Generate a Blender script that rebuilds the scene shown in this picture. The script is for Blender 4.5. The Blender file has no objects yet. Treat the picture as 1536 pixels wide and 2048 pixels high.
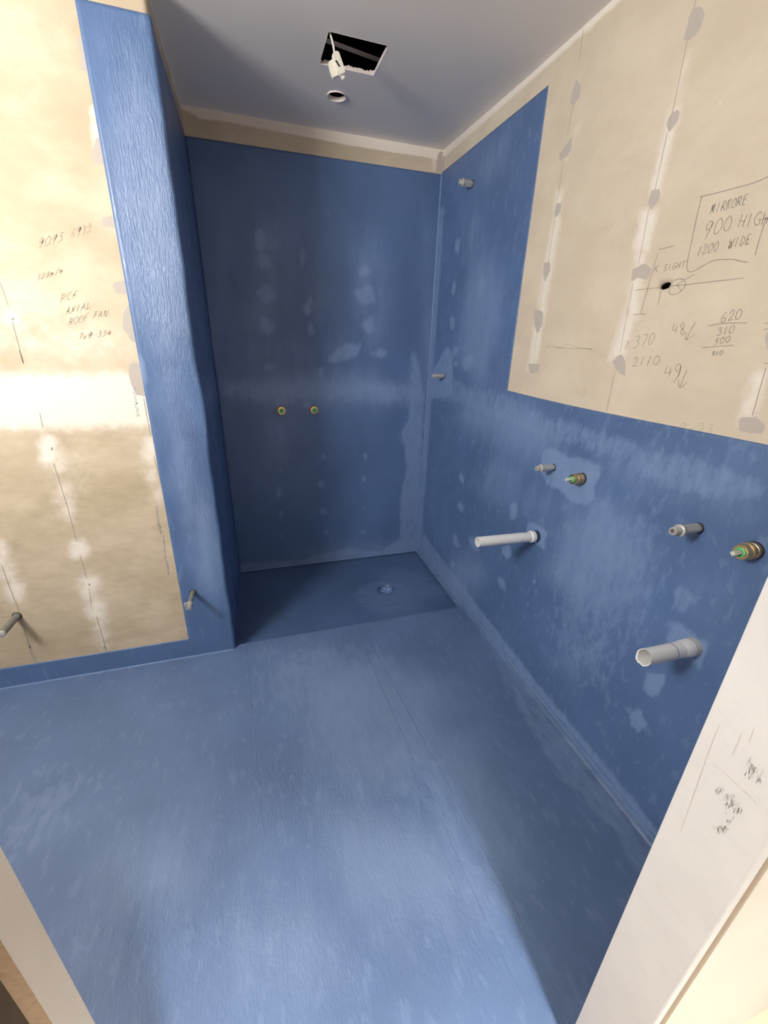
import bpy, bmesh, math, random
import numpy as np
from mathutils import Vector, Matrix

random.seed(7)
rng = np.random.default_rng(7)
scene = bpy.context.scene
COL = scene.collection

# ------------------------------------------------------------------ camera
FPX = 826.41
CAM = np.array([-1.0998, -1.6178, 1.4652])
RIGHT = np.array([0.95527072, -0.29405098, 0.03149395])
UP = np.array([0.08571707, 0.37723041, 0.92214413])
FWD = np.array([0.28303786, 0.87819772, -0.38556236])
cam_data = bpy.data.cameras.new('camera')
cam_data.sensor_fit = 'VERTICAL'
cam_data.sensor_height = 24.0
cam_data.lens = FPX / 2048.0 * 24.0
cam_data.clip_start = 0.01
cam = bpy.data.objects.new('camera', cam_data)
cam.matrix_world = Matrix(((RIGHT[0], UP[0], -FWD[0], CAM[0]), (RIGHT[1], UP[1], -FWD[1], CAM[1]),
                           (RIGHT[2], UP[2], -FWD[2], CAM[2]), (0, 0, 0, 1)))
COL.objects.link(cam)
scene.camera = cam

# ------------------------------------------------------------------ light
scene.view_settings.view_transform = 'Standard'
scene.view_settings.look = 'None'
scene.view_settings.gamma = 1.0
scene.view_settings.use_curve_mapping = False
scene.view_settings.exposure = 0.0

world = bpy.data.worlds.new('sky')
world.use_nodes = True
world.node_tree.nodes['Background'].inputs['Color'].default_value = (0.75, 0.86, 1.0, 1)
world.node_tree.nodes['Background'].inputs['Strength'].default_value = 1.0
scene.world = world


def area(name, loc, target, sx, sy, power, color):
    l = bpy.data.lights.new(name, 'AREA')
    l.shape = 'RECTANGLE'
    l.size = sx
    l.size_y = sy
    l.energy = power
    l.color = color
    o = bpy.data.objects.new(name, l)
    o.location = loc
    d = Vector(target) - Vector(loc)
    o.rotation_euler = d.to_track_quat('-Z', 'Y').to_euler()
    COL.objects.link(o)
    return o


# daylight through the room's high window (door wall, left, out of frame) and the hall's skylight
area('high_window_daylight', (-2.56, -1.352, 2.03), (-0.60, 0.05, 1.88), 0.75, 0.5, 82, (1.0, 0.965, 0.915))
hall_light = area('hall_skylight_daylight', (-0.60, -3.10, 3.60), (-0.95, -0.10, 0.0), 0.28, 0.6, 135, (1.0, 0.96, 0.91))
hall_light.data.spread = math.radians(95)
area('left_jamb_fill', (1.48, -3.0, 1.5), (-1.3, -1.3, 0.9), 1.0, 1.2, 14, (1.0, 0.95, 0.88))  # added fill lamp on the hall side, brightens the left jamb face

# ------------------------------------------------------------------ dimensions
H = 2.4          # ceiling
YB = 0.9634      # shower back wall
Y1 = 0.1745      # long left wall that carries the vanity pipes
XL = -1.2883     # shower's left side
HB = 2.306       # top of the membrane
YD = -1.362      # bathroom face of the door wall
YH = -1.466      # hall face of the door wall
XW = -3.1        # far left end of the room
TH = 0.0013      # membrane thickness


def ray(px, py):
    return FWD + RIGHT * (px - 768) / FPX - UP * (py - 1024) / FPX


def on(px, py, ax, val):
    """point of the plane (axis ax = val) seen at a pixel of the photograph"""
    d = ray(px, py)
    return CAM + d * (val - CAM[ax]) / d[ax]


# ------------------------------------------------------------------ object helpers
def tag(o, label=None, cat=None, group=None, kind=None):
    for k, v in (('label', label), ('category', cat), ('group', group), ('kind', kind)):
        if v:
            o[k] = v
    return o


def empty(name, loc=(0, 0, 0)):
    o = bpy.data.objects.new(name, None)
    o.empty_display_size = 0.05
    o.location = loc
    COL.objects.link(o)
    return o


def mesh_obj(name, verts, faces, mat, parent=None, smooth=False):
    me = bpy.data.meshes.new(name)
    me.from_pydata([tuple(map(float, v)) for v in verts], [], faces)
    me.materials.append(mat)
    if smooth:
        me.shade_smooth()
    me.update()
    o = bpy.data.objects.new(name, me)
    COL.objects.link(o)
    if parent:
        o.parent = parent
        o.matrix_parent_inverse = Matrix.Translation(-Vector(parent.location))
    return o


def box_vf(x0, x1, y0, y1, z0, z1, off=0):
    v = [(x, y, z) for x in (x0, x1) for y in (y0, y1) for z in (z0, z1)]
    f = [(0, 1, 3, 2), (4, 6, 7, 5), (0, 4, 5, 1), (2, 3, 7, 6), (0, 2, 6, 4), (1, 5, 7, 3)]
    return v, [tuple(i + off for i in q) for q in f]


def boxes(name, bl, mat, parent=None):
    V, F = [], []
    for b in bl:
        v, f = box_vf(*b, off=len(V))
        V += v
        F += f
    return mesh_obj(name, V, F, mat, parent)


# ------------------------------------------------------------------ node helpers
class NT:
    def __init__(self, name):
        self.m = bpy.data.materials.new(name)
        self.m.use_nodes = True
        self.t = self.m.node_tree
        self.b = self.t.nodes['Principled BSDF']

    def n(self, kind, **kw):
        nd = self.t.nodes.new(kind)
        for k, v in kw.items():
            setattr(nd, k, v)
        return nd

    def link(self, a, b):
        self.t.links.new(a, b)

    def pos(self, scale=(1, 1, 1)):
        g = self.n('ShaderNodeNewGeometry')
        mp = self.n('ShaderNodeMapping')
        mp.inputs['Scale'].default_value = scale
        self.link(g.outputs['Position'], mp.inputs['Vector'])
        return mp.outputs['Vector']

    def noise(self, scale, detail=3, rough=0.55, stretch=(1, 1, 1), dist=0.0):
        nd = self.n('ShaderNodeTexNoise')
        nd.inputs['Scale'].default_value = scale
        nd.inputs['Detail'].default_value = detail
        nd.inputs['Roughness'].default_value = rough
        nd.inputs['Distortion'].default_value = dist
        self.link(self.pos(stretch), nd.inputs['Vector'])
        return nd.outputs['Fac']

    def attr(self, name):
        return self.n('ShaderNodeAttribute', attribute_name=name).outputs['Fac']

    def math(self, op, a, b=None, c=None, clamp=False):
        nd = self.n('ShaderNodeMath', operation=op, use_clamp=clamp)
        for i, x in enumerate((a, b, c)):
            if x is None:
                continue
            if isinstance(x, (int, float)):
                nd.inputs[i].default_value = x
            else:
                self.link(x, nd.inputs[i])
        return nd.outputs[0]

    def ramp(self, x, lo, hi, a=0.0, b=1.0):
        nd = self.n('ShaderNodeMapRange', interpolation_type='SMOOTHSTEP')
        self.link(x, nd.inputs['Value'])
        for k, v in (('From Min', lo), ('From Max', hi), ('To Min', a), ('To Max', b)):
            nd.inputs[k].default_value = v
        return nd.outputs['Result']

    def mix(self, fac, a, b):
        nd = self.n('ShaderNodeMix', data_type='RGBA')
        if isinstance(fac, (int, float)):
            nd.inputs[0].default_value = fac
        else:
            self.link(fac, nd.inputs[0])
        for i, x in ((6, a), (7, b)):
            if isinstance(x, tuple):
                nd.inputs[i].default_value = (*x, 1)
            else:
                self.link(x, nd.inputs[i])
        return nd.outputs[2]

    def bump(self, h, dist, strength=1.0, prev=None):
        nd = self.n('ShaderNodeBump')
        nd.inputs['Distance'].default_value = dist
        if isinstance(strength, (int, float)):
            nd.inputs['Strength'].default_value = strength
        else:
            self.link(strength, nd.inputs['Strength'])
        self.link(h, nd.inputs['Height'])
        if prev is not None:
            self.link(prev, nd.inputs['Normal'])
        return nd.outputs['Normal']

    def done(self, color, rough=0.6, normal=None, metal=0.0, spec=0.5):
        b = self.b
        if isinstance(color, tuple):
            b.inputs['Base Color'].default_value = (*color, 1)
        else:
            self.link(color, b.inputs['Base Color'])
        if isinstance(rough, (int, float)):
            b.inputs['Roughness'].default_value = rough
        else:
            self.link(rough, b.inputs['Roughness'])
        b.inputs['Metallic'].default_value = metal
        b.inputs['Specular IOR Level'].default_value = spec
        if normal is not None:
            self.link(normal, b.inputs['Normal'])
        return self.m


def plain(name, color, rough=0.5, metal=0.0, var=0.12, scale=30, bumpd=0.0005):
    t = NT(name)
    nz = t.noise(scale, 4)
    dark = tuple(c * (1 - var) for c in color)
    lite = tuple(min(1, c * (1 + var)) for c in color)
    c = t.mix(nz, dark, lite)
    return t.done(c, rough, t.bump(t.noise(scale * 4, 3), bumpd, 0.4), metal)


BLUE = (0.084, 0.150, 0.310)


def membrane(name, stretch_a, stretch_b, scale_a=60, base=BLUE, light=(0.195, 0.290, 0.50), rough=0.42, bd=0.0022):
    """brushed-on waterproofing paint: base coat, thicker and thinner coats, brush relief"""
    t = NT(name)
    wob = t.math('SUBTRACT', t.noise(38, 5, 0.65, stretch_a), 0.5)
    wob2 = t.math('SUBTRACT', t.noise(11, 3, 0.6), 0.5)
    near = t.ramp(t.attr('coat'), -1.0, -0.55)
    e = t.math('MULTIPLY_ADD', t.math('MULTIPLY', wob, near), 2.6, t.attr('coat'))
    e = t.math('MULTIPLY_ADD', t.math('MULTIPLY', wob2, near), 0.7, e)
    patch = t.ramp(e, -0.06, 0.10)
    hz = t.math('MULTIPLY_ADD', t.math('SUBTRACT', t.noise(16, 6, 0.7, stretch_b), 0.5), 0.9, t.attr('haze'))
    haze = t.ramp(hz, 0.13, 0.95)
    big = t.noise(2.2, 5, 0.6)
    c0 = t.mix(t.ramp(big, 0.3, 0.7), tuple(b * 0.90 for b in base), tuple(b * 1.12 for b in base))
    c1 = t.mix(t.math('MULTIPLY', haze, 0.65), c0, light)
    core = t.ramp(e, -0.1, 1.0, 0.20, 0.75)
    c2 = t.mix(t.math('MULTIPLY', patch, core), c1, light)
    streak = t.noise(90, 4, 0.7, stretch_b)
    c3 = t.mix(t.ramp(streak, 0.60, 0.80, 0.0, 0.10), c2, (0.30, 0.40, 0.58))
    h1 = t.noise(scale_a, 3, 0.6, stretch_a, 0.6)
    h2 = t.noise(150, 3, 0.6, stretch_b, 0.3)
    st = t.math('MULTIPLY_ADD', t.attr('relief'), 0.85, 0.12)
    n1 = t.bump(h1, bd, st)
    n2 = t.bump(h2, bd * 0.35, t.math('MULTIPLY_ADD', t.attr('relief'), 0.6, 0.25), n1)
    n3 = t.bump(e, 0.0012, 0.25, n2)
    r = t.ramp(t.noise(7, 4), 0.3, 0.7, rough - 0.06, rough + 0.08)
    return t.done(c3, r, n3, 0, 0.5)


def cement(name, base, shade, bloom):
    """fibre cement sheet with mottling, sanded white filler and grey filler dabs"""
    t = NT(name)
    m1 = t.noise(3.0, 6, 0.62, (1, 1, 1.6))
    m2 = t.noise(22, 5, 0.7, (1, 1, 2.0))
    c = t.mix(t.ramp(m1, 0.35, 0.68), shade, base)
    c = t.mix(t.ramp(m2, 0.55, 0.80, 0.0, 0.22), c, tuple(s * 0.80 for s in shade))
    tint = t.math('MULTIPLY_ADD', t.math('SUBTRACT', t.noise(9, 6, 0.7, (1, 1, 2.5)), 0.5), 1.4, t.attr('tint'))
    c = t.mix(t.ramp(tint, 0.1, 1.1, 0.0, 0.40), c, (0.27, 0.215, 0.13))
    wh = t.math('MULTIPLY_ADD', t.math('SUBTRACT', t.noise(30, 6, 0.7), 0.5), 0.9, t.attr('white'))
    c = t.mix(t.ramp(wh, 0.15, 0.95, 0.0, 0.85), c, bloom)
    gr = t.math('MULTIPLY_ADD', t.math('SUBTRACT', t.noise(70, 4, 0.7, (1, 1, 0.6)), 0.5), 1.1, t.attr('grey'))
    c = t.mix(t.ramp(gr, -0.03, 0.06, 0.0, 1.0), c, (0.46, 0.42, 0.385))
    speck = t.ramp(t.noise(120, 2, 0.5), 0.72, 0.78, 0.0, 0.35)
    c = t.mix(speck, c, tuple(s * 0.7 for s in shade))
    n = t.bump(t.noise(80, 4, 0.6), 0.0012, 0.35)
    return t.done(c, 0.85, n, 0, 0.25)


M_blue_wall = membrane('blue_membrane_wall', (1.0, 1.0, 0.45), (1.0, 1.0, 0.22), 75)
M_blue_nib = membrane('blue_membrane_nib', (1.0, 1.0, 0.16), (1.0, 1.0, 0.45), 180, light=(0.23, 0.32, 0.53), bd=0.0042, rough=0.36)
M_blue_floor = membrane('blue_membrane_floor', (1.0, 0.38, 1.0), (1.0, 0.16, 1.0), 150, base=(0.105, 0.165, 0.305), light=(0.19, 0.27, 0.44), bd=0.0032, rough=0.40)
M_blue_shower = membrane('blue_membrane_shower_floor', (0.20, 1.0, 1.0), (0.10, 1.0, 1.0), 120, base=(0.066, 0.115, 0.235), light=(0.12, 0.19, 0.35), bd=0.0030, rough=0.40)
M_bead = plain('pale_blue_sealant', (0.13, 0.21, 0.39), 0.5)
M_board_r = cement('fibre_cement_sheet', (0.63, 0.56, 0.455), (0.56, 0.49, 0.39), (0.76, 0.72, 0.66))
M_board_l = cement('fibre_cement_sheet_left', (0.63, 0.545, 0.42), (0.49, 0.41, 0.30), (0.80, 0.76, 0.70))
M_board_b = cement('fibre_cement_sheet_back', (0.60, 0.51, 0.40), (0.52, 0.44, 0.33), (0.83, 0.76, 0.69))
M_ceiling = plain('ceiling_plasterboard', (0.84, 0.81, 0.785), 0.8, var=0.02, scale=4)
M_white_gyp = plain('cut_plasterboard', (0.78, 0.70, 0.68), 0.9, var=0.15, scale=80)
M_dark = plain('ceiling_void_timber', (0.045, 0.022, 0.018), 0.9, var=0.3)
M_jamb = cement('primed_jamb_board', (0.66, 0.66, 0.67), (0.61, 0.61, 0.62), (0.80, 0.79, 0.78))
M_jamb_edge = plain('jamb_edge_primer', (0.86, 0.79, 0.69), 0.6, var=0.03)
M_raw_and_shade = plain('raw_edge_and_jamb_shade', (0.50, 0.37, 0.26), 0.9, var=0.25, scale=160)
M_hallwall = plain('hall_plasterboard', (0.66, 0.64, 0.60), 0.7, var=0.05, scale=5)
M_hallfloor = plain('hall_floor_board', (0.62, 0.50, 0.36), 0.5, var=0.1, scale=12)
M_pvc = plain('white_pvc', (0.78, 0.78, 0.79), 0.35, var=0.03)
M_pvc_grey = plain('grey_pvc', (0.50, 0.49, 0.47), 0.55, var=0.2, scale=90)
M_galv = plain('grey_plug_plastic', (0.46, 0.46, 0.45), 0.36, var=0.12, metal=0.2)
M_galv_dark = plain('grime_grey_pipe', (0.17, 0.17, 0.155), 0.5, var=0.5, scale=60)
M_galv_mid = plain('dull_grey_cap', (0.30, 0.30, 0.29), 0.45, var=0.4, scale=60)
M_hole = plain('bore_dark', (0.02, 0.02, 0.02), 0.9)
M_brass = plain('brass', (0.86, 0.62, 0.32), 0.33, metal=1.0, var=0.2, scale=90)
M_brass_dark = plain('brass_thread', (0.52, 0.40, 0.25), 0.42, metal=0.9, var=0.3, scale=120)
M_green = plain('green_nylon', (0.10, 0.55, 0.20), 0.4)
M_spindle = plain('pale_spindle', (0.55, 0.58, 0.50), 0.45)
M_bluemark = plain('blue_marker', (0.04, 0.10, 0.26), 0.8)
M_pencil = plain('graphite_pencil', (0.33, 0.295, 0.25), 0.8, var=0.4, scale=200)
M_pencil_l = plain('graphite_pencil_faint', (0.43, 0.37, 0.285), 0.8, var=0.3, scale=200)
M_cable = plain('white_cable_sheath', (0.80, 0.79, 0.77), 0.45, var=0.03)
M_plug = plain('cream_plug_plastic', (0.74, 0.72, 0.64), 0.4, var=0.03)
M_batten = plain('white_batten', (0.62, 0.56, 0.58), 0.6)
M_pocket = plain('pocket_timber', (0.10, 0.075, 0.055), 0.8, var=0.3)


# ------------------------------------------------------------------ surface fields
def dist_poly(U, V, poly):
    """signed distance, positive inside"""
    P = np.array(poly, float)
    d = np.full(U.shape, 1e9)
    s = np.ones(U.shape, bool) * False
    n = len(P)
    for i in range(n):
        a, b = P[i], P[(i + 1) % n]
        e = b - a
        L = e @ e + 1e-12
        t = np.clip(((U - a[0]) * e[0] + (V - a[1]) * e[1]) / L, 0, 1)
        d = np.minimum(d, np.hypot(U - a[0] - t * e[0], V - a[1] - t * e[1]))
        c = ((a[1] > V) != (b[1] > V))
        with np.errstate(divide='ignore', invalid='ignore'):
            xi = a[0] + (V - a[1]) * e[0] / (e[1] if abs(e[1]) > 1e-12 else 1e-12)
        s ^= (c & (U < xi))
    return np.where(s, d, -d)


class Field:
    """patches given by where they are seen in the photograph, carried onto the surface's own plane"""

    def __init__(self, ax, val, iu, iv):
        self.ax, self.val, self.iu, self.iv = ax, val, iu, iv
        self.items = []

    def pt(self, px, py):
        p = on(px, py, self.ax, self.val)
        return (p[self.iu], p[self.iv])

    def poly(self, pts, soft=0.012, amt=1.0):
        self.items.append(([self.pt(*p) for p in pts], soft, amt))
        return self

    def ell(self, px, py, rx, ry, rot=0, soft=0.012, amt=1.0):
        a0 = math.radians(rot)
        pts = []
        for k in range(12):
            a = k * math.pi / 6
            j = 1 + random.uniform(-0.18, 0.18)
            x, y = rx * math.cos(a) * j, ry * math.sin(a) * j
            pts.append((px + x * math.cos(a0) - y * math.sin(a0), py + x * math.sin(a0) + y * math.cos(a0)))
        return self.poly(pts, soft, amt)

    def world(self, pts, soft=0.012, amt=1.0):
        self.items.append((pts, soft, amt))
        return self

    def rect(self, u0, u1, v0, v1, soft=0.012, amt=1.0):
        return self.world([(u0, v0), (u1, v0), (u1, v1), (u0, v1)], soft, amt)

    def sharp(self, U, V):
        out = np.full(U.shape, -1.0)
        for p, s, a in self.items:
            out = np.maximum(out, np.clip(dist_poly(U, V, p) / s, -1, 1) * a)
        return out

    def soft(self, U, V):
        out = np.zeros(U.shape)
        for p, s, a in self.items:
            out = np.maximum(out, np.clip(dist_poly(U, V, p) / s * 0.5 + 0.5, 0, 1) * a)
        return out


def grid(lo, hi, step, snaps=()):
    pts = sorted(set([lo, hi] + [s for s in snaps if lo < s < hi]))
    out = [lo]
    for a, b in zip(pts[:-1], pts[1:]):
        n = max(1, int(math.ceil((b - a) / step)))
        out += [a + (b - a) * k / n for k in range(1, n + 1)]
    return np.array(out)


def sheet(name, us, vs, P, mat, keep=None, attrs=None, parent=None, flip=False, extra=None, thick=0, exuv=None):
    U, V = np.meshgrid(us, vs, indexing='ij')
    X, Y, Z = P(U, V)
    verts = np.stack([X, Y, Z], -1).reshape(-1, 3)
    nu, nv = len(us), len(vs)
    uc = (us[:-1] + us[1:]) / 2
    vc = (vs[:-1] + vs[1:]) / 2
    faces = []
    for i in range(nu - 1):
        for j in range(nv - 1):
            if keep is not None and not keep(uc[i], vc[j]):
                continue
            q = (i * nv + j, (i + 1) * nv + j, (i + 1) * nv + j + 1, i * nv + j + 1)
            faces.append(q[::-1] if flip else q)
    me = bpy.data.meshes.new(name)
    vl = verts.tolist()
    av = {k: f(U, V).reshape(-1) for k, f in (attrs or {}).items()}
    if extra:
        for ev, ef in extra:
            o = len(vl)
            vl += [list(map(float, v)) for v in ev]
            faces += [tuple(i + o for i in f) for f in ef]
    me.from_pydata(vl, [], faces)
    for k, a in av.items():
        at = me.attributes.new(k, 'FLOAT', 'POINT')
        full = np.zeros(len(vl), np.float32)
        if k in ('coat', 'grey'):
            full[:] = -1
        full[:len(a)] = a
        if extra and exuv:
            ev_ = np.array([v for q in extra for v in q[0]], float)
            full[len(a):] = attrs[k](ev_[:, exuv[0]], ev_[:, exuv[1]])
        at.data.foreach_set('value', full)
    me.materials.append(mat)
    me.shade_smooth()
    bm = bmesh.new()
    bm.from_mesh(me)
    loose = [v for v in bm.verts if not v.link_faces]
    bmesh.ops.delete(bm, geom=loose, context='VERTS')
    bm.to_mesh(me)
    bm.free()
    o = bpy.data.objects.new(name, me)
    COL.objects.link(o)
    if parent:
        o.parent = parent
    if thick:
        s = o.modifiers.new('thickness', 'SOLIDIFY')
        s.thickness = thick
        s.offset = -1
    return o


def ring_patch(cu, cv, half, rad, P, depth_vec, n=32, rad2=None):
    """square patch with a round hole, plus the wall of the hole"""
    V, F = [], []
    D = np.array(depth_vec, float)
    for k in range(n):
        a = 2 * math.pi * (k + 0.5) / n
        c, s = math.cos(a), math.sin(a)
        m = max(abs(c), abs(s))
        V.append(P(cu + half * c / m, cv + half * s / m))
        V.append(P(cu + rad * c, cv + rad * s))
        V.append(tuple(np.array(P(cu + (rad2 or rad) * c, cv + (rad2 or rad) * s)) + D))
    # make the four square corners exact
    for k in range(n):
        j = (k + 1) % n
        F.append((3 * k, 3 * j, 3 * j + 1, 3 * k + 1))
        F.append((3 * k + 1, 3 * j + 1, 3 * j + 2, 3 * k + 2))
    co = []
    for sc, ss in ((1, 1), (-1, 1), (-1, -1), (1, -1)):
        a = math.atan2(ss, sc) % (2 * math.pi)
        k0 = int(round(a / (2 * math.pi) * n - 0.5 - 0.5)) % n
        k1 = (k0 + 1) % n
        V.append(P(cu + half * sc, cv + half * ss))
        F.append((3 * k0, len(V) - 1, 3 * k1))
    return V, F


# ------------------------------------------------------------------ plane shapes (the real walls lean a few millimetres)
def lean(y, z):
    w = np.clip((y - Y1) / (YB - Y1), 0, 1)
    return w * (0.0114 * (1 - z / H) - 0.0028 * z / H)


def back_x(u, z):      # u 0..1 from left to right on the back wall
    xl = -1.2728 + (-1.2902 + 1.2728) * z / H
    return xl + (lean(YB, z) - xl) * u


def floor_z(y):
    return np.where(y > 0.2, -0.016 + 0.006 * (y - 0.2), 0.0)


ZS = 1.270   # lower edge of the bare board on the right wall
YE = 0.062   # far edge of the bare board on the right wall

# =================================================================== RIGHT WALL
F_white = Field(0, 0, 1, 2)
F_grey = Field(0, 0, 1, 2)
# sanded filler along the screw lines
for a, b, w, k in (((1115, 430), (1062, 745), 11, 0.75), ((1160, 240), (1128, 330), 7, 0.5), ((1378, 95), (1352, 215), 12, 0.55),
                   ((1352, 210), (1308, 390), 13, 0.9), ((1300, 420), (1282, 500), 15, 1.15), ((1283, 500), (1262, 640), 14, 0.8),
                   ((1262, 620), (1232, 720), 16, 0.85), ((1522, 740), (1490, 850), 18, 0.9), ((1120, 380), (1112, 450), 8, 0.9),
                   ((1240, 760), (1222, 815), 9, 0.4)):
    F_white.poly([(a[0] - w, a[1]), (a[0] + w, a[1]), (b[0] + w, b[1]), (b[0] - w, b[1])], 0.022, k)
F_white.rect(-1.5, YB + 0.02, H - 0.022, H + 0.1, 0.010, 1.6)
for e in ((1180, 60, 3, 3), (1242, 232, 3, 3), (1445, 208, 4, 4)):
    F_white.ell(*e, 0, 0.008, 1.0)
for g in (((1153, 160), (1162, 170), (1160, 192), (1146, 215), (1141, 205), (1147, 172)),
          ((1144, 272), (1144, 295), (1135, 312), (1120, 325), (1119, 308)),
          ((1113, 407), (1124, 405), (1120, 425), (1110, 438), (1109, 420)),
          ((1088, 525), (1100, 524), (1101, 540), (1089, 566), (1086, 545)),
          ((1068, 620), (1087, 622), (1084, 650), (1074, 670), (1069, 650)),
          ((1056, 728), (1080, 727), (1077, 745), (1060, 748)),
          ((1382, 18), (1398, 12), (1411, 20), (1402, 55), (1384, 80), (1366, 82), (1374, 50)),
          ((1342, 225), (1362, 216), (1356, 245), (1336, 266), (1333, 245)),
          ((1302, 382), (1323, 376), (1318, 402), (1302, 420), (1296, 410)),
          ((1264, 538), (1290, 527), (1305, 538), (1296, 560), (1275, 556), (1262, 566)),
          ((1224, 722), (1244, 706), (1252, 728), (1250, 756), (1232, 740)),
          ((1530, 665), (1545, 660), (1545, 702), (1530, 700)),
          ((1478, 835), (1510, 832), (1532, 850), (1525, 868), (1478, 862))):
    F_grey.poly(g, 0.007)
F_grey.rect(YB - 0.03, YB + 0.02, HB - 0.01, H - 0.02, 0.01)
F_tint = Field(0, 0, 1, 2)
for e in ((1300, 330, 60, 30), (1050, 190, 60, 25), (1240, 470, 60, 40)):
    F_tint.ell(*e, 0, 0.05, 0.35)

hole_y, hole_z = -0.623, 1.623
hh = 0.024
hsn = (hole_y - hh, hole_y + hh)
us = grid(-1.5, YB, 0.012, (YE, *hsn))
vs = grid(-0.02, H + 0.05, 0.012, (H, ZS, HB, hole_z - hh, hole_z + hh))


def P_right(U, V, off=0.0):
    return lean(U, V) - off, U, V


def oval(u, v):
    d_ = math.hypot(u - hole_y, v - hole_z)
    if abs(d_ - 0.0125) > 0.0005:
        return (0.0, u, v)
    return (0.0, hole_y + (u - hole_y) * 1.6 - (v - hole_z) * 0.1, hole_z + (v - hole_z) * 0.72)


ring = ring_patch(hole_y, hole_z, hh, 0.0125, oval, (0.012, 0, 0))
wall_right = sheet('wall_right', us, vs, P_right, M_board_r,
                   keep=lambda u, v: not (abs(u - hole_y) < hh and abs(v - hole_z) < hh),
                   attrs={'white': F_white.soft, 'grey': F_grey.sharp, 'tint': F_tint.soft}, flip=False, extra=[ring], exuv=(1, 2))
tag(wall_right, 'right wall of fibre cement sheet with pencilled mirror sizes', None, None, 'structure')
cav = mesh_obj('cable_hole', [(0.012 + (0.05 if k else 0), hole_y + a, hole_z + b) for k in (0, 1) for a, b in ((-.03, -.03), (.03, -.03), (.03, .03), (-.03, .03))],
               [(4, 5, 6, 7), (0, 1, 5, 4), (1, 2, 6, 5), (2, 3, 7, 6), (3, 0, 4, 7)], M_hole, wall_right)
tag(cav, 'small black drilled cable hole')

F_coat = Field(0, 0, 1, 2)
for e in ((915, 490, 5, 17, 8), (908, 577, 5, 15, 8), (904, 645, 6, 16, 5), (962, 575, 8, 22, 8), (922, 956, 5, 12, -10),
          (919, 1013, 6, 12, -20), (911, 1082, 6, 17, -20), (945, 1085, 8, 18, -30), (1001, 1163, 7, 15, -25),
          (912, 728, 5, 7, 0), (935, 725, 11, 17, 5), (905, 1128, 5, 9, 0), (1068, 1162, 4, 5, 0),
          (910, 700, 5, 14, 0), (1055, 1208, 4, 6, 0)):
    F_coat.ell(*e, soft=0.010, amt=0.8)
F_coat.poly([(1019, 1005), (1030, 1000), (1034, 1020), (1028, 1042), (1017, 1034)], 0.008)
F_coat.poly([(1003, 1090), (1018, 1088), (1022, 1108), (1014, 1118), (1001, 1105)], 0.008)
F_coat.poly([(1053, 1042), (1072, 1046), (1094, 1062), (1087, 1100), (1078, 1094), (1060, 1080), (1051, 1062)], 0.006, 1)
F_coat.poly([(1090, 895), (1112, 896), (1140, 915), (1160, 912), (1195, 925), (1202, 948), (1190, 975), (1192, 1000), (1165, 1012),
             (1140, 1004), (1122, 982), (1092, 970), (1082, 945), (1080, 912)], 0.010, 1)
F_coat.poly([(1335, 1240), (1365, 1248), (1420, 1288), (1400, 1340), (1375, 1322), (1332, 1290)], 0.010, 0.8)
F_coat.poly([(1298, 1335), (1304, 1347), (1330, 1346), (1334, 1362), (1322, 1384), (1306, 1396), (1290, 1386), (1287, 1362)], 0.008, 1)
F_coat.poly([(1255, 1412), (1264, 1420), (1284, 1420), (1296, 1452), (1278, 1468), (1262, 1450)], 0.008, 1)
F_coat.poly([(1345, 1175), (1370, 1170), (1385, 1190), (1378, 1230), (1350, 1228)], 0.010, 0.5)
F_coat.poly([(1175, 1005), (1306, 1072), (1288, 1258), (1250, 1250), (1232, 1300), (1208, 1375), (1165, 1345), (1110, 1260),
             (1120, 1180), (1160, 1130)], 0.08, 0.20)
F_coat.poly([(862, 735), (925, 765), (1010, 790), (1100, 830), (1200, 860), (1536, 960), (1536, 1010), (1350, 985), (1190, 905),
             (1040, 860), (930, 812), (870, 800)], 0.02, 0.38)
F_coat.poly([(893, 690), (905, 705), (905, 790), (862, 800), (862, 745)], 0.008, 0.8)
F_coat.poly([(858, 1085), (915, 1155), (960, 1215), (1060, 1345), (1180, 1490), (1320, 1660), (1320, 1720), (1250, 1650),
             (1080, 1450), (930, 1240), (838, 1105), (845, 1060)], 0.015, 0.8)
F_coat.rect(YB - 0.075, YB + 0.02, 0.0, 2.15, 0.02, 0.8)
F_haze = Field(0, 0, 1, 2)
for e in ((960, 640, 45, 150, 5, .8), (1000, 300, 30, 90, 20, .5), (950, 480, 30, 90, 5, .5), (1010, 850, 120, 60, 20, .8),
          (1350, 960, 180, 50, 15, .7), (1000, 960, 60, 80, 0, .5), (1200, 1100, 110, 110, 10, .8), (1440, 1180, 60, 50, 25, .6),
          (925, 1150, 40, 50, 40, .8), (1100, 1010, 90, 50, 10, .5), (1250, 1180, 60, 90, 0, .6), (1150, 1320, 60, 60, 0, .5)):
    F_haze.ell(*e[:5], soft=0.10, amt=e[5])
F_relief = Field(0, 0, 1, 2)
for e in ((975, 560, 60, 170, 5, .8), (1080, 860, 180, 60, 20, .8), (1400, 980, 160, 60, 15, 1), (1250, 1080, 60, 70, 10, .6),
          (1020, 900, 80, 80, 0, .6)):
    F_relief.ell(*e[:5], soft=0.08, amt=e[5])


def P_right_mem(U, V):
    # the bare panel's edges are cut a little out of square
    w = np.exp(-np.abs(U - YE) / 0.25)
    u = U + w * 0.028 * (V - 1.27) / 1.04 * 0.5 - w * 0.012 * 1.0
    w2 = np.exp(-np.abs(V - ZS) / 0.1)
    v = V + w2 * 0.004 * np.sin(U * 4.2)
    return lean(u, v) - TH, u, v


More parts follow.
